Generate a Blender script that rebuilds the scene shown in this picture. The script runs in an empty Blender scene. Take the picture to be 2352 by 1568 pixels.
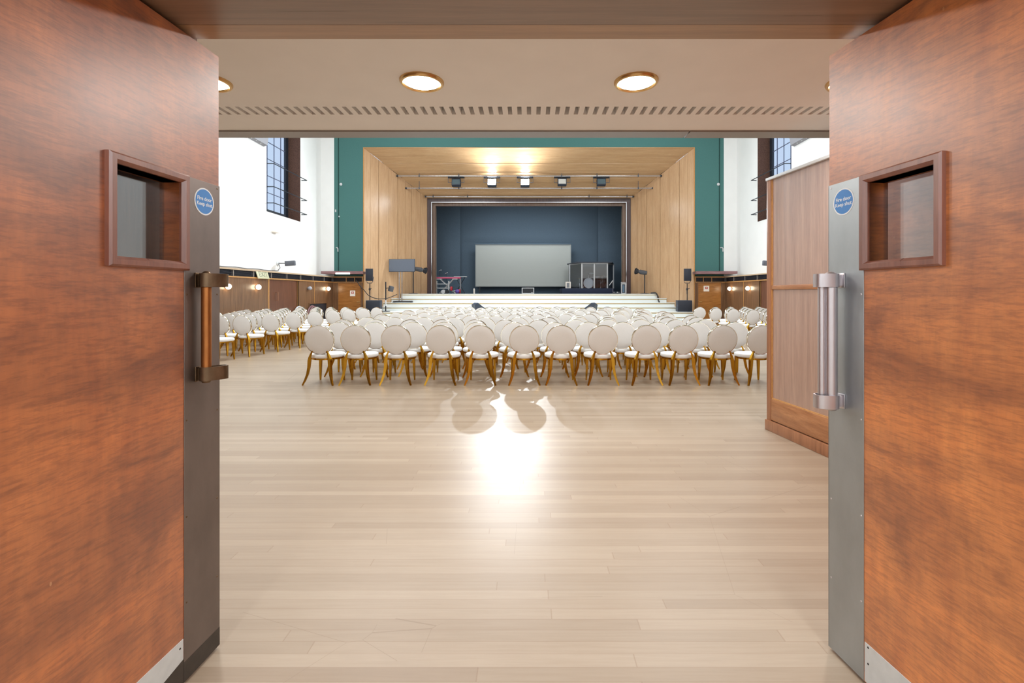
import bpy, bmesh, math, random
from mathutils import Vector, Matrix
random.seed(7)
sc = bpy.context.scene
COL = sc.collection
R = math.radians
# ------------------------------------------------------------------ camera
# pinhole: 1100 px focal length on a 2352 px wide frame, eye height 1.455 m, axis level
F, CX, CY, EYE = 1100.0, 1215.0, 673.0, 1.455
def at(x, y, Y):
    """point at depth Y (metres from the lens) seen at a place in the photograph"""
    return Vector(((x-CX)*Y/F, Y, EYE-(y-CY)*Y/F))
def ax(x, Y): return (x-CX)*Y/F
def az(y, Y): return EYE-(y-CY)*Y/F
cam = bpy.data.cameras.new('camera')
cam.sensor_width = 36.0
cam.lens = F/2352*36.0
cam.shift_x = -(CX-1176)/2352
cam.shift_y = (CY-784)/2352
cam.clip_start = 0.05
co = bpy.data.objects.new('camera', cam); COL.objects.link(co)
co.location = (0, 0, EYE); co.rotation_euler = (R(90), 0, 0)
sc.camera = co
sc.view_settings.view_transform = 'Standard'
sc.view_settings.look = 'None'
sc.view_settings.gamma = 1.0
sc.view_settings.use_curve_mapping = False
sc.view_settings.exposure = 0.0

# ------------------------------------------------------------------ materials
def lin(r, g, b):
    f = lambda c: (c/255/12.92 if c/255 <= .04045 else ((c/255+.055)/1.055)**2.4)
    return (f(r), f(g), f(b), 1)
class NT:
    def __init__(s, name):
        s.m = bpy.data.materials.new(name); s.m.use_nodes = True
        s.t = s.m.node_tree; s.b = s.t.nodes['Principled BSDF']
    def n(s, typ, **kw):
        nd = s.t.nodes.new(typ)
        for k, v in kw.items():
            if k in nd.bl_rna.properties.keys(): setattr(nd, k, v)
            else: nd.inputs[k].default_value = v
        return nd
    def l(s, a, b): s.t.links.new(a, b)
    def co(s, scale=(1, 1, 1), rot=(0, 0, 0)):
        tc = s.n('ShaderNodeTexCoord'); mp = s.n('ShaderNodeMapping')
        mp.inputs['Scale'].default_value = scale; mp.inputs['Rotation'].default_value = rot
        s.l(tc.outputs['Object'], mp.inputs['Vector']); return mp.outputs['Vector']
    def ramp(s, fac, stops):
        r = s.n('ShaderNodeValToRGB'); e = r.color_ramp.elements
        e[0].position, e[0].color = stops[0]; e[1].position, e[1].color = stops[-1]
        for p, c in stops[1:-1]:
            q = e.new(p); q.color = c
        s.l(fac, r.inputs['Fac']); return r.outputs['Color']
    def mix(s, a, b, fac, blend='MIX'):
        m = s.n('ShaderNodeMix', data_type='RGBA', blend_type=blend)
        for i, v in ((0, fac), (6, a), (7, b)):
            if hasattr(v, 'is_linked'): s.l(v, m.inputs[i])
            else: m.inputs[i].default_value = v
        return m.outputs[2]
    def bump(s, h, strength, dist=.002):
        b = s.n('ShaderNodeBump', Strength=strength, Distance=dist)
        s.l(h, b.inputs['Height']); s.l(b.outputs['Normal'], s.b.inputs['Normal'])
def plain(name, c, rough=.5, metal=0, spec=.5, noise=0, nscale=30, coat=0, bump=0):
    k = NT(name); b = k.b
    b.inputs['Base Color'].default_value = c; b.inputs['Roughness'].default_value = rough
    b.inputs['Metallic'].default_value = metal; b.inputs['Specular IOR Level'].default_value = spec
    b.inputs['Coat Weight'].default_value = coat; b.inputs['Coat Roughness'].default_value = .15
    if noise or bump:
        nz = k.n('ShaderNodeTexNoise', Scale=nscale, Detail=4)
        k.l(k.co(), nz.inputs['Vector'])
    if noise:
        d = tuple(x*(1-noise) for x in c[:3])+(1,); u = tuple(min(1, x*(1+noise)) for x in c[:3])+(1,)
        k.l(k.ramp(nz.outputs['Fac'], [(.3, d), (.7, u)]), b.inputs['Base Color'])
    if bump: k.bump(nz.outputs['Fac'], bump)
    return k.m
def emit(name, c, s):
    k = NT(name); k.b.inputs['Base Color'].default_value = (.8, .8, .8, 1)
    k.b.inputs['Emission Color'].default_value = c; k.b.inputs['Emission Strength'].default_value = s
    return k.m
def wood(name, dark, light, axis='Z', stretch=14, scale=2.2, rough=.35, coat=0, spec=.5, figure=0, fine=.5, rot=0, rvar=.08):
    """straight-grained timber; figure adds a mottled veneer figure"""
    k = NT(name); b = k.b
    sv = {'X': (1/stretch, 1, 1), 'Y': (1, 1/stretch, 1), 'Z': (1, 1, 1/stretch)}[axis]
    v = k.co(tuple(x*scale*4 for x in sv), (rot if axis == 'Z' else 0, 0, 0))
    n1 = k.n('ShaderNodeTexNoise', Scale=2.0, Detail=6, Roughness=.6, Distortion=.4); k.l(v, n1.inputs['Vector'])
    n2 = k.n('ShaderNodeTexNoise', Scale=16.0, Detail=3, Roughness=.7); k.l(v, n2.inputs['Vector'])
    c1 = k.ramp(n1.outputs['Fac'], [(.32, dark), (.68, light)])
    c2 = k.ramp(n2.outputs['Fac'], [(.35, (.72, .72, .72, 1)), (.6, (1.06, 1.06, 1.06, 1))])
    c = k.mix(c1, c2, fine, 'MULTIPLY')
    if figure:
        v3 = k.co((1.0, 1.6, 4.2), (R(24), 0, 0)); v4 = k.co((1.0, 1.0, 7.0), (R(14), 0, 0))
        n3 = k.n('ShaderNodeTexNoise', Scale=1.1, Detail=6, Roughness=.6, Distortion=1.0); k.l(v3, n3.inputs['Vector'])
        n4 = k.n('ShaderNodeTexNoise', Scale=14.0, Detail=4, Roughness=.7, Distortion=.4); k.l(v4, n4.inputs['Vector'])
        c3 = k.ramp(n3.outputs['Fac'], [(.34, (.5, .42, .4, 1)), (.5, (1, 1, 1, 1)), (.68, (1.3, 1.28, 1.16, 1))])
        c = k.mix(c, c3, figure, 'MULTIPLY')
        c4 = k.ramp(n4.outputs['Fac'], [(.38, (.67, .6, .57, 1)), (.55, (1.06, 1.06, 1.04, 1))])
        c = k.mix(c, c4, figure, 'MULTIPLY')
        vn = k.n('ShaderNodeTexVoronoi', Scale=7.0, Randomness=1.0); k.l(k.co((1, 1, .55), (R(35), 0, 0)), vn.inputs['Vector'])
        nk = k.n('ShaderNodeMath', operation='LESS_THAN'); nk.inputs[1].default_value = .022; k.l(vn.outputs['Distance'], nk.inputs[0])
        nf = k.n('ShaderNodeMath', operation='MULTIPLY'); nf.inputs[1].default_value = .45; k.l(nk.outputs[0], nf.inputs[0])
        c = k.mix(c, lin(214, 160, 112), nf.outputs[0])
    k.l(c, b.inputs['Base Color'])
    rr = k.n('ShaderNodeMapRange'); rr.inputs['To Min'].default_value = rough-rvar; rr.inputs['To Max'].default_value = rough+rvar
    k.l(n1.outputs['Fac'], rr.inputs['Value']); k.l(rr.outputs['Result'], b.inputs['Roughness'])
    b.inputs['Coat Weight'].default_value = coat; b.inputs['Coat Roughness'].default_value = .4; b.inputs['Coat IOR'].default_value = 1.9
    b.inputs['Specular IOR Level'].default_value = spec
    k.bump(n2.outputs['Fac'], .06)
    return k.m
def floor_mat():
    k = NT('maple_strip_floor'); b = k.b
    tc = k.n('ShaderNodeTexCoord'); sp = k.n('ShaderNodeSeparateXYZ'); k.l(tc.outputs['Object'], sp.inputs[0])
    def M(op, a, c=None, d=None):
        m = k.n('ShaderNodeMath', operation=op)
        for i, v in enumerate((a, c, d)):
            if v is None: continue
            if hasattr(v, 'is_linked'): k.l(v, m.inputs[i])
            else: m.inputs[i].default_value = v
        return m.outputs[0]
    w, ln = .069, 2.1
    ry = M('DIVIDE', sp.outputs['Y'], w); row = M('FLOOR', ry); fy = M('FRACT', ry)
    wn = k.n('ShaderNodeTexWhiteNoise', noise_dimensions='1D'); k.l(row, wn.inputs['W'])
    rx = M('ADD', M('DIVIDE', sp.outputs['X'], ln), M('MULTIPLY', wn.outputs['Value'], 7.3))
    colm = M('FLOOR', rx); fx = M('FRACT', rx)
    cb = k.n('ShaderNodeCombineXYZ'); k.l(row, cb.inputs[0]); k.l(colm, cb.inputs[1])
    w2 = k.n('ShaderNodeTexWhiteNoise', noise_dimensions='2D'); k.l(cb.outputs[0], w2.inputs['Vector'])
    tone = k.ramp(w2.outputs['Value'], [(0, lin(158, 140, 121)), (.5, lin(164, 147, 128)), (1, lin(171, 154, 135))])
    mp = k.n('ShaderNodeMapping'); mp.inputs['Scale'].default_value = (1.2, 22, 1); k.l(tc.outputs['Object'], mp.inputs['Vector'])
    gr = k.n('ShaderNodeTexNoise', Scale=2.5, Detail=6, Roughness=.65); k.l(mp.outputs['Vector'], gr.inputs['Vector'])
    g = k.ramp(gr.outputs['Fac'], [(.3, (.86, .83, .8, 1)), (.6, (1, 1, 1, 1))])
    c = k.mix(tone, g, .55, 'MULTIPLY')
    wear = k.n('ShaderNodeTexNoise', Scale=.55, Detail=4, Roughness=.6); k.l(tc.outputs['Object'], wear.inputs['Vector'])
    c = k.mix(c, k.ramp(wear.outputs['Fac'], [(.35, (.92, .88, .84, 1)), (.62, (1.04, 1.04, 1.04, 1))]), .6, 'MULTIPLY')
    # joints: some tight, some open
    edge = M('MINIMUM', fy, M('SUBTRACT', 1, fy))
    jw = M('MULTIPLY', M('POWER', wn.outputs['Value'], 3), .022)
    j = M('LESS_THAN', edge, M('ADD', jw, .006))
    ex = M('LESS_THAN', M('MINIMUM', fx, M('SUBTRACT', 1, fx)), .0012)
    jj = M('MAXIMUM', j, ex)
    c = k.mix(c, lin(120, 84, 56), M('MULTIPLY', M('MAXIMUM', j, M('MULTIPLY', ex, .45)), .6))
    wr = k.n('ShaderNodeTexWhiteNoise', noise_dimensions='1D'); k.l(M('ADD', row, 37.7), wr.inputs['W'])
    c = k.mix(c, k.ramp(wr.outputs['Value'], [(0, (.9, .87, .84, 1)), (1, (1.03, 1.03, 1.03, 1))]), .6, 'MULTIPLY')
    # small dark scuffs
    v1 = k.n('ShaderNodeTexVoronoi', Scale=1.9, Randomness=1.0); mp2 = k.n('ShaderNodeMapping'); mp2.inputs['Scale'].default_value = (.45, 1, 1)
    k.l(tc.outputs['Object'], mp2.inputs['Vector']); k.l(mp2.outputs['Vector'], v1.inputs['Vector'])
    c = k.mix(c, lin(92, 66, 48), M('MULTIPLY', M('LESS_THAN', v1.outputs['Distance'], .014), .55))
    # faint straight scratches, broken up
    ve = k.n('ShaderNodeTexVoronoi', feature='DISTANCE_TO_EDGE', Scale=.75, Randomness=1.0); k.l(tc.outputs['Object'], ve.inputs['Vector'])
    mk = k.n('ShaderNodeTexNoise', Scale=1.3, Detail=1); k.l(tc.outputs['Object'], mk.inputs['Vector'])
    sc1 = M('MULTIPLY', M('LESS_THAN', ve.outputs['Distance'], .0007), M('GREATER_THAN', mk.outputs['Fac'], .53))
    c = k.mix(c, lin(110, 88, 70), M('MULTIPLY', sc1, .3))
    k.l(c, b.inputs['Base Color'])
    rr = k.n('ShaderNodeMapRange'); rr.inputs['To Min'].default_value = .3; rr.inputs['To Max'].default_value = .44
    k.l(gr.outputs['Fac'], rr.inputs['Value']); k.l(rr.outputs['Result'], b.inputs['Roughness'])
    b.inputs['Specular IOR Level'].default_value = .45
    bh = M('SUBTRACT', M('MULTIPLY', gr.outputs['Fac'], .3), M('MULTIPLY', M('MAXIMUM', j, M('MULTIPLY', ex, .3)), .8))
    k.bump(bh, .12, .001)
    return k.m
def glass_mat(name, tint=(.9, .95, 1, 1), gl=.12, rough=.02):
    k = NT(name); t = k.t; out = t.nodes['Material Output']
    tr = k.n('ShaderNodeBsdfTransparent', Color=tint); g = k.n('ShaderNodeBsdfGlossy', Roughness=rough)
    fr = k.n('ShaderNodeLayerWeight', Blend=.5)
    pw = k.n('ShaderNodeMath', operation='POWER'); pw.inputs[1].default_value = 5; k.l(fr.outputs['Facing'], pw.inputs[0])
    ad = k.n('ShaderNodeMath', operation='MULTIPLY_ADD'); ad.inputs[1].default_value = .5; ad.inputs[2].default_value = gl+.03
    k.l(pw.outputs[0], ad.inputs[0])
    mx = k.n('ShaderNodeMixShader'); k.l(ad.outputs[0], mx.inputs[0]); k.l(tr.outputs[0], mx.inputs[1]); k.l(g.outputs[0], mx.inputs[2])
    k.l(mx.outputs[0], out.inputs['Surface']); return k.m
def metal_worn(name, c, rough, var=.25, scale=6):
    k = NT(name); b = k.b; b.inputs['Metallic'].default_value = 1
    nz = k.n('ShaderNodeTexNoise', Scale=scale, Detail=6, Roughness=.6); k.l(k.co((1, 1, .5)), nz.inputs['Vector'])
    d = tuple(x*(1-var) for x in c[:3])+(1,); u = tuple(min(1, x*(1+var)) for x in c[:3])+(1,)
    k.l(k.ramp(nz.outputs['Fac'], [(.3, d), (.7, u)]), b.inputs['Base Color'])
    rr = k.n('ShaderNodeMapRange'); rr.inputs['To Min'].default_value = rough-.1; rr.inputs['To Max'].default_value = rough+.12
    k.l(nz.outputs['Fac'], rr.inputs['Value']); k.l(rr.outputs['Result'], b.inputs['Roughness'])
    return k.m

m_floor = floor_mat()
m_door_l = wood('mahogany_veneer_dark', lin(150, 76, 34), lin(184, 106, 54), 'Z', 5, .6, .36, .75, .5, .8, .35)
m_door_r = wood('mahogany_veneer_orange', lin(172, 92, 40), lin(204, 124, 62), 'Z', 5, .6, .36, .75, .5, .75, .35)
m_mould = wood('mahogany_moulding', lin(116, 62, 44), lin(146, 88, 66), 'Z', 14, 3, .3, .5)
m_lintel = wood('lintel_veneer', lin(104, 76, 56), lin(134, 102, 78), 'X', 30, 3, .3, 0.6, .5, 0, .45)
m_lintel2 = wood('lintel_edge_veneer', lin(140, 102, 66), lin(168, 128, 88), 'X', 30, 3, .3, 0.6, .5, 0, .45)
m_dado = wood('walnut_dado', lin(98, 68, 46), lin(138, 102, 72), 'Z', 18, 2.6, .33)
m_dado_door = wood('dado_door_veneer', lin(92, 54, 36), lin(120, 76, 54), 'Z', 18, 2.6, .35)
m_amber = wood('amber_door_veneer', lin(146, 92, 42), lin(182, 124, 64), 'X', 8, 2, .3)
m_splay = wood('pale_maple_veneer', lin(192, 154, 116), lin(206, 170, 132), 'Z', 10, 1.2, .24, 0, .5, 0, .25)
m_part = wood('sapele_partition', lin(146, 112, 96), lin(174, 140, 122), 'Z', 25, 3, .33, 1, .5, 0, .5)
m_partframe = wood('sapele_frame', lin(140, 92, 62), lin(168, 116, 82), 'Z', 20, 3, .35)
m_partrail = wood('sapele_rail', lin(150, 98, 62), lin(182, 128, 86), 'Y', 20, 3, .35)
m_strip = plain('light_oak_bead', lin(190, 140, 84), .4, noise=.1)
m_white = plain('white_plaster', lin(240, 240, 238), .75, noise=.015, nscale=2)
m_ceil = plain('soffit_plaster', lin(240, 237, 234), .8, noise=.02, nscale=3)
m_green = plain('green_felt_wall', lin(70, 116, 112), .85, noise=.08, nscale=40)
m_greendk = plain('green_joint', lin(26, 62, 58), .85)
m_black = plain('stage_black', lin(84, 102, 118), .8, noise=.06, nscale=20)
m_blackfl = plain('stage_floor_black', lin(38, 42, 48), .5)
m_frame = wood('dark_stage_frame', lin(62, 44, 46), lin(86, 64, 62), 'Z', 20, 2, .3)
m_framein = wood('brown_stage_frame', lin(104, 78, 62), lin(130, 104, 86), 'Z', 20, 2, .3)
m_cream = plain('cream_cloth', lin(214, 196, 160), .8)
m_screen = plain('screen_fabric', lin(172, 176, 172), .75, noise=.02)
m_step = plain('white_step_paint', lin(236, 240, 238), .45)
m_brass = plain('brass_nosing', lin(206, 180, 120), .4, .8)
m_trimg = plain('grey_track', lin(150, 144, 140), .35, .6)
m_gap = plain('dark_gap', lin(26, 20, 18), .8)
m_vent = plain('vent_black', lin(30, 32, 40), .6)
m_slat = plain('vent_slat', lin(62, 62, 72), .45)
m_chrome = plain('polished_rod', lin(200, 200, 205), .2, 1)
m_steel = metal_worn('satin_steel', lin(200, 194, 198), .36, .02, 12)
m_zinc = metal_worn('zinc_plate', lin(172, 178, 182), .45, .12, 5)
m_bronzepl = metal_worn('bronze_plate', lin(132, 122, 118), .45, .18, 5)
m_bronze = metal_worn('dark_bronze', lin(112, 92, 72), .4, .25, 25)
m_copper = metal_worn('worn_copper', lin(166, 108, 62), .36, .2, 20)
m_alu = plain('brushed_kickplate', lin(206, 208, 208), .5, .25, noise=.05, nscale=25)
m_darkplate = plain('dark_plate', lin(70, 62, 56), .5, .4, noise=.2, nscale=12)
m_fabric = plain('cream_upholstery', lin(234, 230, 226), .85, noise=.04, nscale=220, bump=.1)
m_seat = plain('white_upholstery', lin(242, 240, 238), .7)
m_gold = plain('gold_metal', lin(200, 152, 52), .24, 1)
m_rim = plain('champagne_metal', lin(228, 218, 200), .14, 1)
m_blk = plain('black_plastic', lin(34, 36, 42), .45)
m_blk2 = plain('black_paint_speaker', lin(52, 60, 74), .55)
m_grille = plain('speaker_grille', lin(34, 38, 50), .6, noise=.2, nscale=180)
m_tv = plain('tv_glass', lin(88, 98, 116), .16, 0, .9)
m_red = plain('red_plastic', lin(200, 40, 60), .4)
m_pink = plain('pink_plastic', lin(206, 80, 120), .4)
m_purple = plain('purple_plastic', lin(110, 84, 170), .4)
m_grey = plain('grey_metal', lin(140, 142, 148), .4, .5)
m_lgrey = plain('light_grey', lin(206, 208, 210), .5)
m_dgrey = plain('dark_grey', lin(78, 80, 86), .5)
m_paper = plain('white_paper', lin(244, 236, 226), .7)
m_redink = plain('red_ink', lin(190, 60, 40), .7)
m_mauve = wood('mauve_lit_board', lin(120, 84, 88), lin(158, 120, 122), 'X', 20, 3, .35)  # purple-pink light on the ledge is put into this wood tone
m_blue = plain('sign_blue', lin(72, 140, 214), .3)
m_signw = plain('sign_white', lin(240, 244, 248), .35)
m_exit = plain('exit_sign_face', lin(198, 194, 160), .5)
m_exitl = plain('exit_lettering', lin(128, 132, 104), .5)
m_brick = plain('brown_brick', lin(92, 64, 52), .85, noise=.3, nscale=30)
m_wframe = plain('window_steel', lin(30, 36, 46), .5)
m_lead = plain('window_lead', lin(74, 78, 104), .5)
m_glass = glass_mat('window_glass', (.93, .96, 1, 1), .0)
m_dglass = glass_mat('door_glass', (.8, .82, .84, 1), .10, .05)
m_acry = glass_mat('acrylic', (.93, .95, .97, 1), .06)
m_globe = emit('lit_globe', (1, .84, .58, 1), 16)
m_globeoff = plain('unlit_globe', lin(176, 180, 190), .2)
m_down = emit('downlight_glass', (1, .86, .62, 1), 14)
m_downrim = plain('downlight_brass', lin(214, 176, 120), .3, 1)
m_flood = emit('flood_lens_lit', (.93, .97, 1, 1), 110)
m_floodoff = plain('flood_lens', lin(206, 206, 200), .3)
m_tube = emit('tube_light', (1, .98, .95, 1), 3)
m_drum = plain('drum_shell', lin(24, 24, 30), .2, 0, .6)
m_head = plain('drum_head', lin(206, 212, 218), .5)
m_cym = plain('cymbal_brass', lin(206, 180, 110), .25, 1)

# ------------------------------------------------------------------ mesh building
class MB:
    def __init__(s, M=None): s.bm = bmesh.new(); s.M = M or Matrix()
    def _v(s, p): return s.bm.verts.new(s.M @ Vector(p))
    def face(s, pts):
        try: return s.bm.faces.new([s._v(p) for p in pts])
        except ValueError: return None
    def box(s, x0, y0, z0, x1, y1, z1, bev=0, seg=2, M=None):
        x0, x1 = sorted((x0, x1)); y0, y1 = sorted((y0, y1)); z0, z1 = sorted((z0, z1))
        T = Matrix.Translation(((x0+x1)/2, (y0+y1)/2, (z0+z1)/2)) @ Matrix.Diagonal((x1-x0, y1-y0, z1-z0, 1))
        r = bmesh.ops.create_cube(s.bm, size=1, matrix=s.M @ (M or Matrix()) @ T)
        if bev:
            es = list({e for v in r['verts'] for e in v.link_edges})
            bmesh.ops.bevel(s.bm, geom=es, offset=bev, segments=seg, affect='EDGES', profile=.5)
        return s
    def prism(s, poly, axis, a, b):
        """poly: 2D points; axis X:(y,z) Y:(x,z) Z:(x,y)"""
        f = {'X': lambda p, t: (t, p[0], p[1]), 'Y': lambda p, t: (p[0], t, p[1]), 'Z': lambda p, t: (p[0], p[1], t)}[axis]
        A = [s._v(f(p, a)) for p in poly]; B = [s._v(f(p, b)) for p in poly]
        n = len(poly)
        s.bm.faces.new(A); s.bm.faces.new(B[::-1])
        for i in range(n): s.bm.faces.new((A[i], A[(i+1) % n], B[(i+1) % n], B[i]))
        return s
    def tube(s, pts, rad, n=10, sq=None):
        """round tube along points (rad number or list); sq=(w,h lists) gives a rectangular section"""
        P = [Vector(p) for p in pts]; rs = rad if isinstance(rad, (list, tuple)) else [rad]*len(P)
        rings = []; up = Vector((0, 0, 1)); prev = None
        for i, p in enumerate(P):
            t = (P[min(i+1, len(P)-1)]-P[max(i-1, 0)]).normalized()
            if prev is None:
                u = up if abs(t.dot(up)) < .95 else Vector((0, 1, 0))
                a = t.cross(u).normalized()
            else: a = (prev - t*prev.dot(t)).normalized()
            prev = a; b = t.cross(a)
            ring = []
            for k in range(n):
                th = 2*math.pi*(k+(.5 if n == 4 else 0))/n
                q = 1.414 if n == 4 else 1
                ring.append(s._v(p+(a*math.cos(th)+b*math.sin(th))*rs[i]*q))
            rings.append(ring)
        for i in range(len(rings)-1):
            for k in range(n):
                s.bm.faces.new((rings[i][k], rings[i][(k+1) % n], rings[i+1][(k+1) % n], rings[i+1][k]))
        s.bm.faces.new(rings[0][::-1]); s.bm.faces.new(rings[-1])
        return s
    def lathe(s, prof, n=24, M=None):
        """prof: (r,z) list revolved about local Z of M"""
        T = M or Matrix(); rings = []
        for r, z in prof:
            if r < 1e-6: rings.append([s._v(T @ Vector((0, 0, z)))])
            else: rings.append([s._v(T @ Vector((r*math.cos(2*math.pi*k/n), r*math.sin(2*math.pi*k/n), z))) for k in range(n)])
        for A, B in zip(rings, rings[1:]):
            for k in range(n):
                k2 = (k+1) % n
                if len(A) == 1 and len(B) == 1: continue
                if len(A) == 1: s.bm.faces.new((A[0], B[k], B[k2]))
                elif len(B) == 1: s.bm.faces.new((A[k], B[0], A[k2]))
                else: s.bm.faces.new((A[k], B[k], B[k2], A[k2]))
        return s
    def cyl(s, p0, p1, r, n=16): return s.tube([p0, p1], r, n)
    def sphere(s, c, r, n=20, sc_=(1, 1, 1)):
        bmesh.ops.create_uvsphere(s.bm, u_segments=n, v_segments=n//2, radius=r,
                                  matrix=s.M @ Matrix.Translation(c) @ Matrix.Diagonal((*sc_, 1)))
        return s
    def frame(s, o, i, d0, d1, axis='Y'):
        """rectangular frame; o,i = (u0,v0,u1,v1) outer and inner"""
        for a in ((o[0], o[1], i[0], o[3]), (i[2], o[1], o[2], o[3]), (i[0], o[1], i[2], i[1]), (i[0], i[3], i[2], o[3])):
            if axis == 'Y': s.box(a[0], d0, a[1], a[2], d1, a[3])
            else: s.box(d0, a[0], a[1], d1, a[2], a[3])
        return s
    def build(s, name, mat, parent=None, smooth=True, ang=35, origin=None):
        bmesh.ops.recalc_face_normals(s.bm, faces=s.bm.faces)
        me = bpy.data.meshes.new(name)
        if parent is not None:
            W = world(parent); s.bm.transform(W.inverted())
        s.bm.to_mesh(me); s.bm.free()
        for m in (mat if isinstance(mat, (list, tuple)) else [mat]): me.materials.append(m)
        if smooth:
            me.polygons.foreach_set('use_smooth', [True]*len(me.polygons)); me.set_sharp_from_angle(angle=R(ang))
        o = bpy.data.objects.new(name, me); COL.objects.link(o)
        if parent is not None: o.parent = parent
        else:
            vs = [v.co for v in me.vertices]
            c = Vector(((min(v.x for v in vs)+max(v.x for v in vs))/2, (min(v.y for v in vs)+max(v.y for v in vs))/2, min(v.z for v in vs)))
            if origin is not None: c = Vector(origin)
            me.transform(Matrix.Translation(-c)); o.location = c
        return o
def world(o):
    M = o.matrix_basis.copy()
    return (world(o.parent) @ M) if o.parent else M
def tag(o, label=None, cat=None, group=None, kind=None):
    if label: o['label'] = label
    if cat: o['category'] = cat
    if group: o['group'] = group
    if kind: o['kind'] = kind
    return o
def thing(name, label, cat, loc=(0, 0, 0), rz=0, group=None, kind=None):
    o = bpy.data.objects.new(name, None); COL.objects.link(o); o.empty_display_size = .1
    o.location = loc; o.rotation_euler = (0, 0, rz)
    return tag(o, label, cat, group, kind)
def struct(o, label, cat): return tag(o, label, cat, None, 'structure')
def copy_tree(o, parent=None):
    c = o.copy(); COL.objects.link(c); c.parent = parent
    for ch in list(o.children): copy_tree(ch, c)
    return c
def lettering(name, lines, size, M, mat, parent, ls=1.15, bold=0.0, depth=.0006):
    """flat letters; local X right, Y up, Z towards the reader"""
    cu = bpy.data.curves.new(name, 'FONT'); cu.body = '\n'.join(lines); cu.size = size
    cu.align_x = 'CENTER'; cu.align_y = 'CENTER'; cu.space_line = ls; cu.extrude = depth; cu.offset = bold
    to = bpy.data.objects.new(name, cu); COL.objects.link(to)
    bpy.context.view_layer.update()
    me = bpy.data.meshes.new_from_object(to.evaluated_get(bpy.context.evaluated_depsgraph_get()))
    bpy.data.objects.remove(to)
    me.name = name; me.transform(world(parent).inverted() @ M)
    me.materials.clear(); me.materials.append(mat)
    o = bpy.data.objects.new(name, me); COL.objects.link(o); o.parent = parent
    return o
def ordn(i): return ['first', 'second', 'third', 'fourth', 'fifth', 'sixth', 'seventh', 'eighth', 'ninth', 'tenth', 'eleventh',
                     'twelfth', 'thirteenth', 'fourteenth', 'fifteenth'][i]

# ------------------------------------------------------------------ sizes of the hall
YP = 23.0                     # face of the proscenium wall
HW0 = 379*YP/F                # half width of its opening
YF = 26.3; HW1 = 232.5*YF/F   # the dark inner frame
ZT0 = az(340, YP); ZT1 = az(456, YF)
def hw(Y): return HW0+(HW1-HW0)*(Y-YP)/(YF-YP)
def zt(Y): return ZT0+(ZT1-ZT0)*(Y-YP)/(YF-YP)
XW = 477*YP/F                 # white side walls
XD = 448*YP/F                 # face of the dado in front of them
ZC = 3.0                      # soffit under the balcony
ZH = 11.0                     # hall ceiling
YB = 4.55                     # edge of the balcony
ZST = 1.417                   # stage floor

# ------------------------------------------------------------------ shell
struct(MB().box(-12, -3.6, -.2, 12, YP+.1, 0).build('floor', m_floor, origin=(0, 0, 0)), 'pale maple strip floor worn and shiny', 'floor')
# entrance wall with its deep opening
OX = 1.42
struct(MB().box(-XW, .62, 0, -OX, 2.05, ZC-.004).build('wall_entrance_left', m_dado), 'timber lined entrance wall behind the left door', 'wall')
struct(MB().box(OX+.06, .62, 0, XW, 2.05, ZC-.004).build('wall_entrance_right', m_door_r), 'timber lined entrance wall behind the right door', 'wall')
li = struct(MB().box(-OX, .62, 2.44, OX+.06, 1.758, ZC+.2).build('trim_1', m_lintel), 'brown veneered lintel over the open doors', 'lintel')
struct(MB().box(-OX, 1.76, 2.44, OX+.06, 1.858, ZC+.2).build('trim_2', m_lintel2), 'lighter veneer edge strip of the lintel', 'lintel edge')
# foyer behind the camera
f_ = MB(); f_.box(-3.2, -3.4, 0, -3.1, .62, 3.1); f_.box(3.1, -3.4, 0, 3.2, .62, 3.1); f_.box(-3.2, -3.5, 0, 3.2, -3.4, 3.1); f_.box(-3.2, -3.5, 3.1, 3.2, .62, 3.2)
struct(f_.build('wall_foyer', m_white), 'white foyer walls behind the viewer', 'wall')
# soffit under the balcony with a row of slots
s = MB()
Y0, Y1 = F*(ZC-EYE)/428, F*(ZC-EYE)/410
s.box(-XW, 1.858, ZC, XW, Y0, ZC+.06); s.box(-XW, Y1, ZC, XW, YB, ZC+.06)
pit = 22.4*Y0/F*1.0
k = -int(9.0/pit)
while k*pit < 9.0:
    s.box(k*pit+.018, Y0, ZC, (k+1)*pit-.018, Y1, ZC+.06); k += 1
s.box(-XW, Y0-.05, ZC+.16, XW, Y1+.05, ZC+.2)
s.box(-XW, Y0-.05, ZC+.06, XW, Y0, ZC+.16); s.box(-XW, Y1, ZC+.06, XW, Y1+.05, ZC+.16)
s.box(-XW, YB, ZC+.002, XW, YB+.12, 4.1); s.box(-XW, 1.7, ZC+.2, XW, YB, ZC+.32)
struct(s.build('ceiling_balcony', m_ceil), 'beige soffit under the balcony with a row of slots', 'ceiling')
s = MB(); s.box(-XW, YB-.005, 2.985, 1.52, YB+.17, 3.0); s.box(1.53, YB-.005, 2.983, XW, YB+.17, 3.0)
struct(s.build('trim_3', m_trimg), 'grey metal edge track along the balcony soffit', 'trim')
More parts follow.
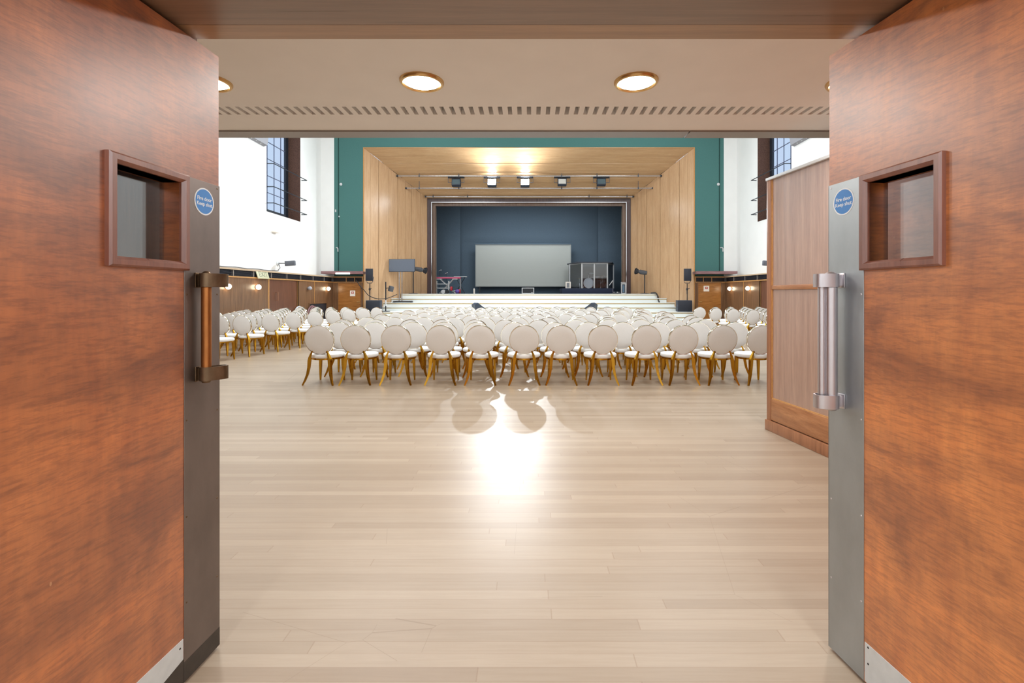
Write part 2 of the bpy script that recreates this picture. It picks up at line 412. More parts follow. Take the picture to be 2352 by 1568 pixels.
# hall walls and ceiling
def side_wall(sg, name):
    w = MB()
    ya, yb, za, zb = 18.2, 20.9, az(485, 18.2), 9.6
    a, b = sorted((sg*XW, sg*(XW+.25)))
    a2, b2 = sorted((sg*(XW), sg*(XW+.72)))
    w.box(a, 1.858, 0, b, ya, ZH); w.box(a, yb, 0, b, YP+.2, ZH); w.box(a, ya, 0, b, yb, za); w.box(a, ya, zb, b, yb, ZH)
    struct(w.build(name, m_white), 'white plastered %s side wall of the hall' % ('right' if sg > 0 else 'left'), 'wall')
    # brown brick reveal of the deep window
    v = MB(); c0, c1 = sorted((sg*(XW+.004), sg*(XW+.70)))
    v.box(c0, yb-.004, za-.1, c1, yb+.14, zb+.1); v.box(c0, ya-.14, za-.1, c1, ya+.004, zb+.1); v.box(c0, ya, zb-.004, c1, yb, zb+.1)
    v.box(c0, ya, za-.12, c1, yb, za+.004)
    wn = thing('window_%d' % (2 if sg > 0 else 1), 'tall leaded window high in the %s white wall' % ('right' if sg > 0 else 'left'), 'window', (sg*XW, (ya+yb)/2, za), kind='structure')
    v.build('brick_reveal', m_brick, wn)
    g = sg*(XW+.56)
    MB().box(g-.004, ya, za, g+.004, yb, zb).build('pane', m_glass, wn)
    fr = MB()
    fr.frame((ya, za, yb, zb), (ya+.08, za+.26, yb-.12, zb-.1), g-.03, g+.03, 'X')
    fr.box(g-.04, yb-.24, za, g+.04, yb-.16, zb)
    fr.build('window_frame', m_wframe, wn)
    le = MB()
    for i in range(1, 5): le.box(g-.012, ya+i*.53-.012, za, g+.012, ya+i*.53+.012, zb)
    for i in range(1, 8): le.box(g-.012, ya, za+.26+i*.68-.012, g+.012, yb-.2, za+.26+i*.68+.012)
    le.build('leaded_bars', m_lead, wn)
    # three guard rails in front of the opening
    for i, y in enumerate((375.4, 428.5, 465.8)):
        Yr = 18.25; z = az(y, Yr); xr = sg*586*Yr/F
        rl = MB().tube([(sg*(XW+.01), Yr, z), (xr, Yr, z), (xr+sg*.02, 21.0, z), (sg*(XW+.01), 21.0, z)], .018, 8)
        rl.build('guard_rail', m_wframe, wn)
side_wall(-1, 'wall_left'); side_wall(1, 'wall_right')
struct(MB().box(-XW, YB-.4, ZH, XW, YP+.2, ZH+.1).build('ceiling', m_white), 'high white ceiling of the hall above the balcony', 'ceiling')
struct(MB().box(-XW, YB-.4, 4.1, XW, YB-.3, ZH).build('wall_back', m_white), 'white rear wall above the balcony front', 'wall')
# stage end wall: white strips, green field round the opening
w = MB(); GX = 447.5*YP/F
for sg in (-1, 1): w.box(sg*GX, YP, 0, sg*XW, YP+.12, ZH)
struct(w.build('wall_stage_end', m_white), 'white strips of the stage end wall beside the green', 'wall')
w = MB(); zg = az(624, YP)
for sg in (-1, 1): w.box(sg*(HW0+.02), YP, .0, sg*GX, YP+.1, ZH)
w.box(-HW0-.02, YP, ZT0+.02, HW0+.02, YP+.1, ZH)
struct(w.build('wall_green', m_green), 'dark green felt wall framing the stage opening', 'wall')
w = MB()
for sg in (-1, 1): w.box(sg*ax(1651.5, YP), YP-.012, zg, sg*ax(1653.5, YP), YP, ZH)
struct(w.build('trim_4', m_greendk), 'thin dark joints in the green wall', 'trim')
# splayed maple lining: strips with fine gaps
def splay(sg):
    m = MB(); N = 9
    t0 = [0, .09, .21, .36, .5, .62, .72, .8, .88, 1]
    for i in range(N):
        ta, tb = t0[i]+.003, t0[i+1]-.003
        Ya, Yb = YP+(YF-YP)*ta, YP+(YF-YP)*tb; off = .012*(i % 2)
        pts = [(sg*(hw(Ya)+off), Ya), (sg*(hw(Yb)+off), Yb), (sg*(hw(Yb)+.3), Yb+.1), (sg*(hw(Ya)+.3), Ya+.1)]
        A = [m._v((x, y, 0)) for x, y in pts]
        B = [m._v((x, y, (zt(y) if j < 2 else zt(y)+.1))) for j, (x, y) in enumerate(pts)]
        m.bm.faces.new(A); m.bm.faces.new(B)
        for j in range(4): m.bm.faces.new((A[j], A[(j+1) % 4], B[(j+1) % 4], B[j]))
    o = m.build('wall_splay_%s' % ('right' if sg > 0 else 'left'), m_splay)
    struct(o, 'pale maple panelled splay on the %s of the stage' % ('right' if sg > 0 else 'left'), 'wall')
splay(-1); splay(1)
m = MB(); t0 = [0, .14, .28, .42, .56, .7, .85, 1]
for i in range(7):
    ta, tb = t0[i]+.003, t0[i+1]-.003
    Ya, Yb = YP+(YF-YP)*ta, YP+(YF-YP)*tb; off = .012*(i % 2)
    A = [m._v(p) for p in ((-hw(Ya), Ya, zt(Ya)+off), (hw(Ya), Ya, zt(Ya)+off), (hw(Yb), Yb, zt(Yb)+off), (-hw(Yb), Yb, zt(Yb)+off))]
    B = [m._v(p) for p in ((-hw(Ya), Ya, zt(Ya)+.2), (hw(Ya), Ya, zt(Ya)+.2), (hw(Yb), Yb, zt(Yb)+.2), (-hw(Yb), Yb, zt(Yb)+.2))]
    m.bm.faces.new(A); m.bm.faces.new(B)
    for j in range(4): m.bm.faces.new((A[j], A[(j+1) % 4], B[(j+1) % 4], B[j]))
struct(m.build('ceiling_splay', wood('pale_maple_soffit', lin(196, 158, 116), lin(208, 172, 130), 'X', 10, 1.2, .24, 0, .5, 0, .25)), 'pale maple panelled soffit over the stage opening', 'ceiling')
m = MB()
for sg in (-1, 1): m.box(sg*HW0, YP-.03, 0, sg*(HW0+.035), YP+.02, ZT0+.03)
m.box(-HW0, YP-.03, ZT0, HW0, YP+.02, ZT0+.03)
struct(m.build('trim_5', m_strip), 'thin pale edge bead round the stage opening', 'trim')
# inner dark frame
fx, fz = ax(1448, YF), ZT1
ix, iz = fx-10*YF/F, fz-9*YF/F
m = MB(); m.frame((-fx-.0, 0, fx, fz), (-ix, -.1, ix, iz), YF-.06, YF+.1)
struct(m.build('trim_6', m_frame), 'dark inner frame of the stage opening', 'frame')
m = MB(); m.frame((-ix, ZST, ix, iz), (-ix+.18, ZST-.1, ix-.18, iz-.16), YF+.1, YF+.34)
struct(m.build('trim_7', m_framein), 'brown stepped inner moulding of the stage frame', 'frame')
m = MB(); m.frame((-ix-.02, ZST, ix+.02, iz+.02), (-ix+.02, ZST-.1, ix-.02, iz-.02), YF-.085, YF-.05)
struct(m.build('trim_8', m_chrome), 'thin bright bead on the stage frame', 'trim')
# stage house
YK = 30.0
m = MB(); m.box(-8, YK, ZST, 8, YK+.1, 8.6); m.box(-8.1, YF+.1, ZST, -8, YK, 8.6); m.box(8, YF+.1, ZST, 8.1, YK, 8.6)
m.box(-8.1, YF+.1, 8.6, 8.1, YK+.1, 8.7)
m.box(-8, YF+.35, iz-.1, 8, YF+.4, 8.6)
for sg in (-1, 1): m.box(sg*(ix), YF+.35, ZST, sg*8, YF+.4, 8.6)
struct(m.build('wall_stage_house', m_black), 'blue black back and side walls of the stage', 'wall')
for nm, x0, x1 in (('left', 940, 1057), ('right', 1374, 1490)):
    o = MB().box(ax(x0, 29.5), 29.5, ZST, ax(x1, 29.5), 29.56, 7.6).build('stage_flat', m_black)
    tag(o, 'tall black scenery flat at the %s of the stage back' % nm, 'scenery flat', 'stage flats')
for sg, nm in ((-1, 'left'), (1, 'right')):
    o = MB()
    pts = [(sg*(ix-.17-.05*abs(math.sin(i*1.3))*0-.0), 0) for i in range(2)]
    for i in range(4): o.cyl((sg*(ix-.12+.05*i), YF+.45, ZST), (sg*(ix-.12+.05*i), YF+.45, iz-.25), .045, 10)
    tag(o.build('stage_curtain', m_cream), 'narrow cream curtain edge inside the %s of the stage frame' % nm, 'curtain', 'stage curtains')
# ------------------------------------------------------------------ steps and stage floor
st = thing('stage_steps', 'broad white steps with brass nosings rising to the stage', 'steps', (0, 21.6, 0), kind='structure')
lev = [(24.7, ZST), (24.3, 1.20), (23.9, .984), (23.5, .782), (22.4, .58), (22.0, .385), (21.6, .19)]
for i, (Y, z) in enumerate(lev):
    hx = hw(Y)-.015 if Y >= YP else 7.75 if i == 4 else 7.4
    if i == 0: hx = hw(Y+.15)
    b = MB(); nxt = lev[i-1][0]+.1 if i else 25
    hy = lambda y: hw(y)-.02 if y > YP else hx
    if Y >= YP: b.prism([(-hx, Y), (hx, Y), (hy(nxt), nxt), (-hy(nxt), nxt)], 'Z', 0, z)
    else: b.box(-hx, Y, 0, hx, min(nxt, YP-.02) if i > 4 else YP+.0, z)
    if i == 4: b.box(-hw(23.5), YP-.02, 0, hw(23.5), 23.6, z)
    b.box(-hx, Y-.03, z-.035, hx, Y, z)
    b.build('step', m_step, st)
    MB().box(-hx, Y-.012, z-.075, hx, Y-.001, z-.037).build('nosing', m_brass, st)
sf = MB(); sf.prism([(-hw(24.75)+.02, 24.75), (hw(24.75)-.02, 24.75), (hw(26.3)-.01, 26.3), (-hw(26.3)+.01, 26.3)], 'Z', ZST-.01, ZST+.004)
sf.box(-8, 26.3, ZST-.1, 8, YK, ZST+.004)
struct(sf.build('floor_stage', m_blackfl), 'dark floor of the stage', 'floor')

# ------------------------------------------------------------------ dado with vents
ZV0, ZV1 = 1.985, 2.20
def dado(sg):
    nm = 'right' if sg > 0 else 'left'
    d = MB(); x0, x1 = sg*XD, sg*(XW-.002)
    yl = 22.9
    # wall door cut between ya and yb
    ya, yb = F*XD/597, F*XD/532
    d.box(x0, 1.9, 0, x1, ya, ZV0); d.box(x0, yb, 0, x1, yl, ZV0); d.box(sg*(XD+.12), ya, 0, x1, yb, ZV0)
    y = 5.0
    t = thing('wall_dado_'+nm, 'brown veneered dado along the %s wall' % nm, 'panelling', (sg*XD, 12, 0), kind='structure')
    d.build('panelling', m_dado, t)
    b = MB()
    ys = [5.5, 7.2, 8.9, 10.6, 12.3, 13.9, ya-.03, yb+.03, 19.4, 20.9]
    for q in ys:
        w = .035 if abs(q-ya) < .1 or abs(q-yb) < .1 else .012
        b.box(sg*(XD-.012), q-w, 0, x0, q+w, ZV0)
    b.box(sg*(XD-.02), 1.9, ZV0-.03, x0, yl, ZV0+.015)
    b.build('bead', m_strip, t)
    c = MB(); c.box(sg*(XD-.03), 1.9, ZV1, x1, yl, ZV1+.05)
    c.build('capping', plain('capping_'+nm, lin(196, 170, 140), .5), t)
    MB().box(sg*(XD+.08), 1.9, ZV0, x1, yl, ZV1).build('vent_box', m_vent, t)
    v = MB()
    for i in range(6):
        z = ZV0+.03+i*.034
        v.box(sg*(XD+.0), 1.9, z, sg*(XD+.06), yl, z+.009)
    v.build('vent_slats', m_slat, t)
    v = MB(); q = 5.1
    while q < yl:
        v.box(sg*(XD-.005), q-.014, ZV0, sg*(XD+.07), q+.014, ZV1); q += 1.12
    v.build('vent_divider', plain('vent_divider', lin(150, 140, 128), .5), t)
    # double leaf flush door in the side dado
    dn = thing('door_%d' % (4 if sg > 0 else 3), 'flush brown door in the %s dado' % nm, 'door', (sg*XD, (ya+yb)/2, 0), kind='structure')
    MB().box(sg*(XD+.02), ya+.01, .01, sg*(XD+.07), yb-.01, ZV0-.04).build('leaf', m_dado_door, dn)
    yh = ya+.5
    h = MB().tube([(sg*(XD+.03), yh, az(671, yh)), (sg*(XD-.06), yh, az(671, yh)), (sg*(XD-.06), yh, az(690, yh)), (sg*(XD+.03), yh, az(690, yh))], .016, 10)
    h.build('handle', plain('door_handle_wood', lin(140, 96, 70), .4), dn)
    # return dado on the stage wall with an amber door
    e = MB(); xi = ax(1597, 22.9)*sg
    t2 = thing('wall_dado_stage_'+nm, 'brown dado with vents on the stage wall, %s side' % nm, 'panelling', (sg*8.7, 22.95, 0), kind='structure')
    e.box(xi, 22.9, 0, x0, YP-.002, ZV0); e.build('panelling', m_dado, t2)
    MB().box(xi, 22.95, ZV0, x0, YP-.002, ZV1).build('vent_box', m_vent, t2)
    v = MB()
    for i in range(6): v.box(xi, 22.88, ZV0+.03+i*.034, x0, 22.93, ZV0+.039+i*.034)
    v.build('vent_slats', m_slat, t2)
    v = MB(); v.box(xi, 22.86, ZV1, x0, YP-.002, ZV1+.05); v.box(xi, 22.87, ZV0-.03, x0, 22.9, ZV0+.015)
    for q in (.02, .38, .78): v.box(xi+sg*q-.012, 22.87, ZV0, xi+sg*q+.012, 22.95, ZV1)
    v.build('bead', m_strip, t2)
    da, db = (ax(778, 22.9), ax(829, 22.9)) if sg < 0 else (ax(1603, 22.9), ax(1655, 22.9))
    dn = thing('door_%d' % (6 if sg > 0 else 5), 'amber veneered door beside the stage on the %s' % nm, 'door', ((da+db)/2, 22.88, 0), kind='structure')
    MB().box(da, 22.86, .01, db, 22.9, ZV0-.05).build('leaf', m_amber, dn)
    m = MB(); m.frame((da-.05, 0, db+.05, ZV0-.02), (da, -.1, db, ZV0-.05), 22.85, 22.9); m.build('door_frame', m_dado, dn)
    hx = db-.1 if sg < 0 else da+.1
    MB().cyl((hx-.07, 22.83, az(693, 22.9)), (hx+.07, 22.83, az(693, 22.9)), .012).box(hx+.04, 22.83, az(693, 22.9)-.01, hx+.06, 22.87, az(693, 22.9)+.01).build('lever', m_brass, dn)
    n0, n1 = (804, 816) if sg < 0 else (1616, 1629)
    y0, y1 = (667, 680) if sg < 0 else (656, 669)
    nt = MB().box(ax(n0, 22.86), 22.852, az(y1, 22.86), ax(n1, 22.86), 22.859, az(y0, 22.86)).build('notice', m_paper, dn)
    cxn, czn = ax((n0+n1)/2, 22.86), az((y0+y1)/2-1.5, 22.86)
    MB().frame((cxn-.06, czn-.05, cxn+.06, czn+.05), (cxn-.035, czn-.022, cxn+.035, czn+.022), 22.848, 22.852).build('printed_mark', m_redink, nt)
dado(-1); dado(1)
# boards across the two corners, mauve light painted into their colour
for sg, nm, xa, xb in ((-1, 'left', 737, 830), (1, 'right', 1602, 1694)):
    a, b = ax(xa, 22.3), ax(xb, 22.3); z0, z1 = az(628.5, 22.3), az(622.5, 22.3)
    lo, hi = sorted((a, b), key=abs)
    t = thing('corner_ledge', 'timber ledge with mauve light painted in across the corner, %s of the stage' % nm, 'ledge', ((a+b)/2, 22.6, z0), group='corner ledges')
    m = MB(); m.prism([(lo, 22.35), (hi, 22.3), (hi, 22.98) if abs(hi) < XW else (hi, 22.98), (lo, 22.98)], 'Z', z0, z1)
    m.build('board', m_mauve, t)
    if sg < 0:
        MB().box(ax(771, 22.3), 22.29, az(629.5, 22.3), ax(803, 22.3), 22.34, az(626, 22.3)).build('tube_light', m_tube, t)

# ------------------------------------------------------------------ wall fittings of the hall
def globe(sg, Y, lit, label):
    t = thing('wall_lamp', label, 'wall lamp', (sg*(XD-.01), Y, az(663, Y)*0+1.66), group='globe wall lamps')
    c = Vector((sg*(XD-.09), Y, 1.66))
    MB().lathe([(0, 0), (.055, 0), (.06, .02), (.05, .04), (0, .04)], 20, Matrix.Translation((sg*(XD-.001), Y, 1.66)) @ Matrix.Rotation(-sg*R(90), 4, 'Y')).build('wall_plate', m_grey, t)
    MB().sphere(c, .085, 24).build('globe', m_globe if lit else m_globeoff, t)
globe(-1, 600*0+F*XD/697, True, 'lit globe wall lamp nearest the left door')
globe(-1, F*XD/627, True, 'lit globe wall lamp left of the flush dado door')
globe(-1, F*XD/508, False, 'unlit silver wall lamp right of the flush dado door')
globe(-1, F*XD/465, True, 'lit globe wall lamp in the left corner by the stage')
globe(1, F*XD/465, True, 'lit globe wall lamp in the right corner by the stage')
globe(1, F*XD/507, True, 'lit globe wall lamp nearer the wooden partition')
# EXIT sign leaning over the left dado door
Ye = 16.55
es = thing('exit_sign', 'yellowish exit sign leaning on the vents over the left door', 'sign', (-XD+.02, Ye, ZV0))
Me = Matrix.Translation((-XD+.05, Ye+.2, 2.10)) @ Matrix.Rotation(R(90), 4, 'Z') @ Matrix.Rotation(R(72), 4, 'X')
MB(Me).box(-.36, -.15, -.012, .36, .15, .012, .006).build('sign_board', m_exit, es)
lettering('lettering', ['EXIT'], .27, Me @ Matrix.Translation((.02, 0, .0135)), m_exitl, es, bold=.004)
# recess with coiled hose low in the left dado
rc = thing('wall_recess', 'dark low recess in the left dado near the corner', 'recess', (-XD, 20.2, 0), kind='structure')
ya, yb = F*XD/505, F*XD/466
MB().box(-XD-.0, ya, .1, -XD+.012, yb, az(698.5, 20)).build('recess_back', m_vent, rc)
m = MB(); m.frame((ya-.04, .06, yb+.04, az(698.5, 20)+.04), (ya, .1, yb, az(698.5, 20)), -XD, -XD+.03, 'X'); m.build('recess_frame', m_dado, rc)
for i, (yy, col, lb) in enumerate(((19.4, m_lgrey, 'pale grey coil of hose leaning in the dado recess'), (20.45, m_mauve, 'mauve coil of hose leaning in the dado recess'))):
    pts = [(-XD+.06+.05*i, yy+.44*math.cos(a*.2618), .47+.44*math.sin(a*.2618)) for a in range(25)]
    tag(MB().tube(pts, .03, 8).tube([(p[0]+.05, p[1]+.05, p[2]-.03) for p in pts], .03, 8).build('coiled_hose', col), lb, 'hose', 'coiled hoses')
# dark floodlights turned out from the white walls
for sg, nm in ((-1, 'left'), (1, 'right')):
    Yl = 19.0; z = az(604.5, Yl); x = sg*(XW-.0)
    t = thing('wall_speaker', 'dark slab speaker on a bracket low on the %s white wall' % nm, 'speaker', (x, Yl, z), group='slab wall speakers')
    xc = sg*(CX-666.5)*Yl/F
    MB().lathe([(0, 0), (.1, 0), (.1, .02), (.03, .05), (0, .05)], 20, Matrix.Translation((x, Yl, z)) @ Matrix.Rotation(-sg*R(90), 4, 'Y')).build('wall_plate', m_lgrey, t)
    MB().tube([(x, Yl, z), (xc+sg*.2, Yl, z), (xc+sg*.1, Yl, z)], .02, 8).tube([(x-sg*.05, Yl, z-.03), (x-sg*.1, Yl, z-.18), (x-sg*.02, Yl, z-.28)], .012, 6).build('bracket', m_dgrey, t)
    MB().box(-.2, -.06, -.1, .2, .06, .1, .02, 2, Matrix.Translation((xc, Yl, z)) @ Matrix.Rotation(sg*R(4), 4, 'Y')).build('speaker_body', plain('slab_grey', lin(92, 96, 106), .5), t)
# small white sensor, cable along the dado top, slim heaters high up
Yl = 18.6; z = az(531, Yl)
tag(MB().box(-XW, Yl-.05, z-.04, -XW+.16, Yl+.3, z+.03, .01).build('wall_sensor', m_paper), 'small white box on the left wall below the window', 'sensor')
pts = [(-XW+.03, 12+i*.35, 2.33+.012*math.sin(i*1.7)) for i in range(21)]
tag(MB().tube(pts, .014, 6).build('wall_cable', m_dgrey), 'thin cable clipped along the bottom of the left white wall', 'cable')
for sg, nm in ((-1, 'left'), (1, 'right')):
    Yh0, Yh1 = 16.4, 18.0; zb = az(321, 17.2); x = sg*(XW-.003)
    t = thing('wall_heater', 'grey heater bar high on the %s wall under the balcony line' % nm, 'heater', (x, 17.2, zb), group='wall heaters')
    m = MB(); m.prism([(x, zb), (x-sg*.14, zb+.05), (x-sg*.18, zb+.35), (x, zb+.35)], 'Y', Yh0, Yh1); m.build('casing', plain('heater_grey', lin(140, 140, 146), .45), t)
    for i in range(4): MB().sphere((x-sg*.085, Yh0+.35+i*.3, zb+.025), .022, 10).build('bulb', m_lgrey, t)
# cleats on the green wall
for x, y, lb in ((783, 423, 'upper white cleat on the left green wall'), (1650, 423, 'upper white cleat on the right green wall'),
                 (774, 573, 'lower white hook on the left green wall'), (1657, 573, 'lower white hook on the right green wall')):
    p = at(x, y, YP-.02)
    m = MB()
    if y < 500: m.lathe([(0, -.03), (.05, -.03), (.07, 0), (.05, .02), (0, .02)], 16, Matrix.Translation(p) @ Matrix.Rotation(R(90), 4, 'X'))
    else: m.tube([(p.x-.05, YP-.0, p.z+.09), (p.x+.03, YP-.05, p.z+.09), (p.x+.06, YP-.06, p.z+.04), (p.x+.06, YP-.05, p.z-.1)], .022, 8)
    tag(m.build('wall_hook', m_lgrey), lb, 'hook', 'wall hooks')
for x, y in ((771, 484), (779, 497)):
    p = at(x, y, YP-.01)
    tag(MB().box(p.x-.025, YP-.03, p.z-.06*(1 if y < 490 else .5), p.x+.025, YP+.02, p.z+.06*(1 if y < 490 else .5), .005).build('cable_clip', m_lgrey),
        '%s white clip on the left green wall edge' % ('longer upper' if y < 490 else 'tiny lower'), 'clip', 'cable clips')

# ------------------------------------------------------------------ wooden partition on the right
XA, YA, XB_, YB_ = 2.54, 5.12, 2.72, 3.72
dv = Vector((XB_-XA, YB_-YA, 0)); L = dv.length; u = dv.normalized(); nrm = Vector((-u.y, u.x, 0))
if nrm.x > 0: nrm = -nrm
Mp = Matrix(((u.x, nrm.x, 0, XA), (u.y, nrm.y, 0, YA), (0, 0, 1, 0), (0, 0, 0, 1)))   # u along, n towards the aisle
pt = thing('partition_screen', 'tall brown wooden partition standing behind the right door', 'partition', (XA, YA, 0))
H = 2.65
def zt_(y, Y): return az(y, Y)
z_r0, z_r1 = az(665, YA), az(655, YA); z_b = az(912, YA); z_s = az(960, YA)
m = MB(Mp); m.box(0, -.09, .0, .07, 0, H, .004); m.box(L-.07, -.09, 0, L, 0, H, .004); m.build('stile', m_partframe, pt)
MB(Mp).box(.07, -.07, z_r1, L-.07, -.018, H-.0).build('upper_panel', m_part, pt)
MB(Mp).box(.07, -.07, z_b, L-.07, -.018, z_r0).build('lower_panel', m_part, pt)
MB(Mp).box(.07, -.08, z_r0, L-.07, -.004, z_r1, .004).build('middle_rail', m_partrail, pt)
MB(Mp).box(.07, -.08, z_s, L-.07, -.002, z_b, .004).build('bottom_rail', m_partrail, pt)
MB(Mp).box(-.012, -.08, 0, L, .014, az(962, YA), .006).build('skirting', m_partframe, pt)
MB(Mp).box(-.005, -.1, H, L, .01, H+.03, .004).build('capping', m_lgrey, pt)
m = MB(Mp); m.box(.07, -.02, z_r1, .082, -.008, H); m.box(.07, -.02, z_b, .082, -.008, z_r0); m.box(.082, -.02, z_b, L-.07, -.006, z_b+.012); m.build('bead', m_strip, pt)

# ------------------------------------------------------------------ the two entrance doors
def entrance_door(sg):
    if sg < 0: ex, ey, dx, mw = -1.274, 1.966, .041, m_door_l
    else: ex, ey, dx, mw = 1.229, 1.959, -.111, m_door_r
    u = Vector((-dx, -1, 0)).normalized()                 # from the free edge back to the hinges
    n = Vector((-sg, 0, 0)); n = (n-u*n.dot(u)).normalized()  # towards the middle of the opening
    M = Matrix(((u.x, n.x, 0, ex), (u.y, n.y, 0, ey), (0, 0, 1, 0), (0, 0, 0, 1)))
    nm = 'right' if sg > 0 else 'left'
    t = thing('door_%d' % (2 if sg > 0 else 1), 'big open %s mahogany entrance door with metal push plate' % nm, 'door', (ex, ey, 0), kind='structure')
    TH = .075; W = 1.27; HT = 2.424
    def uY(px):  # distance along the leaf for a column of the photograph
        k = (px-CX)/F
        # ex + dx*(Y-ey) = k*Y
        Y = (ex-dx*ey)/(k-dx)
        return (ey-Y)/(-u.y), Y
    if sg < 0: u0, u1, z0, z1 = uY(427)[0], uY(240)[0], 1.539, 1.893
    else: u0, u1, z0, z1 = uY(1981)[0], uY(2173)[0], 1.54, 1.893
    fw = .032; a0, a1, b0, b1 = u0+fw, u1-fw, z0+fw, z1-fw
    m = MB(M)
    m.box(0, -TH, .012, a0, 0, HT); m.box(a1, -TH, .012, W, 0, HT); m.box(a0, -TH, .012, a1, 0, b0); m.box(a0, -TH, b1, a1, 0, HT)
    m.build('leaf', mw, t)
    m = MB(M)
    def bar(p, q, ang):
        pass
    prof = [(0, 0), (0, .014), (.006, .02), (.022, .02), (.032, .008), (.032, -.06), (.028, -.06), (.028, 0)]
    # mitred moulding: sweep the profile round the rectangle
    rings = []
    for (cu, cz, su, sz) in ((u0, z0, 1, 1), (u1, z0, -1, 1), (u1, z1, -1, -1), (u0, z1, 1, -1)):
        rings.append([m._v((cu+su*p, q, cz+sz*p)) for p, q in prof])
    for i in range(4):
        A, B = rings[i], rings[(i+1) % 4]
        for k2 in range(len(prof)): m.bm.faces.new((A[k2], B[k2], B[(k2+1) % len(prof)], A[(k2+1) % len(prof)]))
    wf = m.build('vision_panel_frame', m_mould, t)
    MB(M).box(a0-.004, -.064, b0-.004, a1+.004, -.058, b1+.004).build('vision_panel_glass', m_dglass, t)
    # push plate
    pu = uY(422)[0] if sg < 0 else uY(1985)[0]
    MB(M).box(-.003, 0, .012, pu, .002, 1.893, .0006, 1).build('push_plate', m_bronzepl if sg < 0 else m_zinc, t)
    MB(M).box(-.0031, -TH, .012, .0, .002, 1.893).build('plate_edge', m_bronzepl if sg < 0 else m_zinc, t)
    m = MB(M)
    for (q, z) in [(.012, 1.88), (pu-.012, 1.88)]+[(qq, zz) for zz in (1.45, .98, .62, .3) for qq in (.012, pu-.012)]:
        m.lathe([(0, .0035), (.003, .003), (.0045, .0015), (.0045, 0)], 10, Matrix.Translation((q, 0, z)) @ Matrix.Rotation(R(-90), 4, 'X'))
    m.build('plate_screws', m_steel if sg > 0 else m_bronze, t)
    kz = .175 if sg < 0 else .161
    if sg < 0:
        m = MB(M); m.prism([(pu+.004, kz), (W-.02, kz), (W-.02, .06), (pu+.16, .06), (pu+.1, .085), (pu+.004, .1)], 'Y', 0, .002)
        m.build('kick_plate', m_alu, t)
        MB(M).box(-.003, .002, .012, pu, .0026, .085).build('scuffed_foot', m_darkplate, t)
        MB(M).box(pu, 0, .012, pu+.18, .0012, .1).build('bare_foot', m_darkplate, t)
    else:
        MB(M).box(pu+.004, 0, .016, W-.02, .002, kz).build('kick_plate', m_alu, t)
    m = MB(M)
    for z in ((.15, .09) if sg > 0 else (.15,)):
        m.lathe([(0, .0035), (.003, .003), (.0045, .0015), (.0045, 0)], 10, Matrix.Translation((pu+.02, 0, z)) @ Matrix.Rotation(R(-90), 4, 'X'))
    m.build('kick_plate_screws', m_gap, t)
    # pull handle
    h = bpy.data.objects.new('pull_handle', None); COL.objects.link(h); h.parent = t; h.empty_display_size = .05
    if sg < 0: hu, rod_n, zt1, zb1, mr, mb_ = .118, .035, 1.53, 1.115, m_copper, m_bronze
    else: hu, rod_n, zt1, zb1, mr, mb_ = .068, .048, 1.53, 1.0, m_steel, m_steel
    rr = .0175 if sg < 0 else .023
    MB(M).tube([(hu, rod_n, zb1+.02), (hu, rod_n, zt1-.02)], rr, 20).build('rod', mr, h)
    if sg > 0:
        MB(M).tube([(hu-.012, rod_n+.03, zb1+.03), (hu-.012, rod_n+.03, zt1-.02)], .014, 16).build('rod', mr, h)
    for zc in (zt1-.025, zb1+.03):
        m = MB(M); hh = .026
        # strap that wraps the rod: obround outline in plan
        ro = rr+.006; out = []
        d = Vector((-.05, .035)).normalized() if sg < 0 else Vector((-.25, 1)).normalized()
        ln_ = .052 if sg < 0 else .034
        pr = Vector((hu, rod_n)); pr2 = pr+d*ln_
        s_ = Vector((d.y, -d.x))
        for i in range(9):
            a = math.pi*i/8; out.append(pr2+s_*ro*math.cos(a)+d*ro*math.sin(a))
        for i in range(9):
            a = math.pi*i/8; out.append(pr-s_*ro*math.cos(a)-d*ro*math.sin(a))
        inn = [pr+(p-pr)*.0 for p in out]
        # hollow loop with 5 mm wall, solid round the rod
        ri = ro-.006; inn = []
        for i in range(9):
            a = math.pi*i/8; inn.append(pr2+s_*ri*math.cos(a)+d*ri*math.sin(a))
        for i in range(9):
            a = math.pi*i/8; inn.append(pr-s_*ri*math.cos(a)-d*ri*math.sin(a))
        N = len(out)
        V = [[m._v((p.x, p.y, zc+dz)) for p in L_] for L_ in (out, inn) for dz in (-hh, hh)]
        for i in range(N):
            j = (i+1) % N
            m.bm.faces.new((V[0][i], V[0][j], V[1][j], V[1][i])); m.bm.faces.new((V[2][i], V[2][j], V[3][j], V[3][i]))
            m.bm.faces.new((V[1][i], V[1][j], V[3][j], V[3][i])); m.bm.faces.new((V[0][i], V[0][j], V[2][j], V[2][i]))
        m.lathe([(0, hh+.01), (rr*.5, hh+.008), (rr*.95, hh), (rr, hh-.004), (rr, -hh-.002), (rr*.8, -hh-.008), (0, -hh-.01)], 20, Matrix.Translation((hu, rod_n, zc)))
        m.box(hu-.01, .002, zc-hh*.8, hu+.01, rod_n, zc+hh*.8)
        m.box(hu-.02, .002, zc-hh*1.1, hu+.02, .008, zc+hh*1.1, .002)
        m.build('bracket', mb_, h)
    # round mandatory sign
    su, sY = uY(468 if sg < 0 else 1938.5)
    sz = 1.814
    def disc(r, th, name, mat, par, base):
        m2 = MB(M); m2.lathe([(0, 0), (r, 0), (r, th), (0, th)], 48, Matrix.Translation((su, base, sz)) @ Matrix.Rotation(R(-90), 4, 'X'))
        return m2.build(name, mat, par)
    sign = disc(.053, .0008, 'fire_door_sign', m_signw, t, .002)
    tag(sign, 'round blue and white sign reading Fire door Keep shut')
    disc(.0475, .0012, 'blue_disc', m_blue, sign, .002)
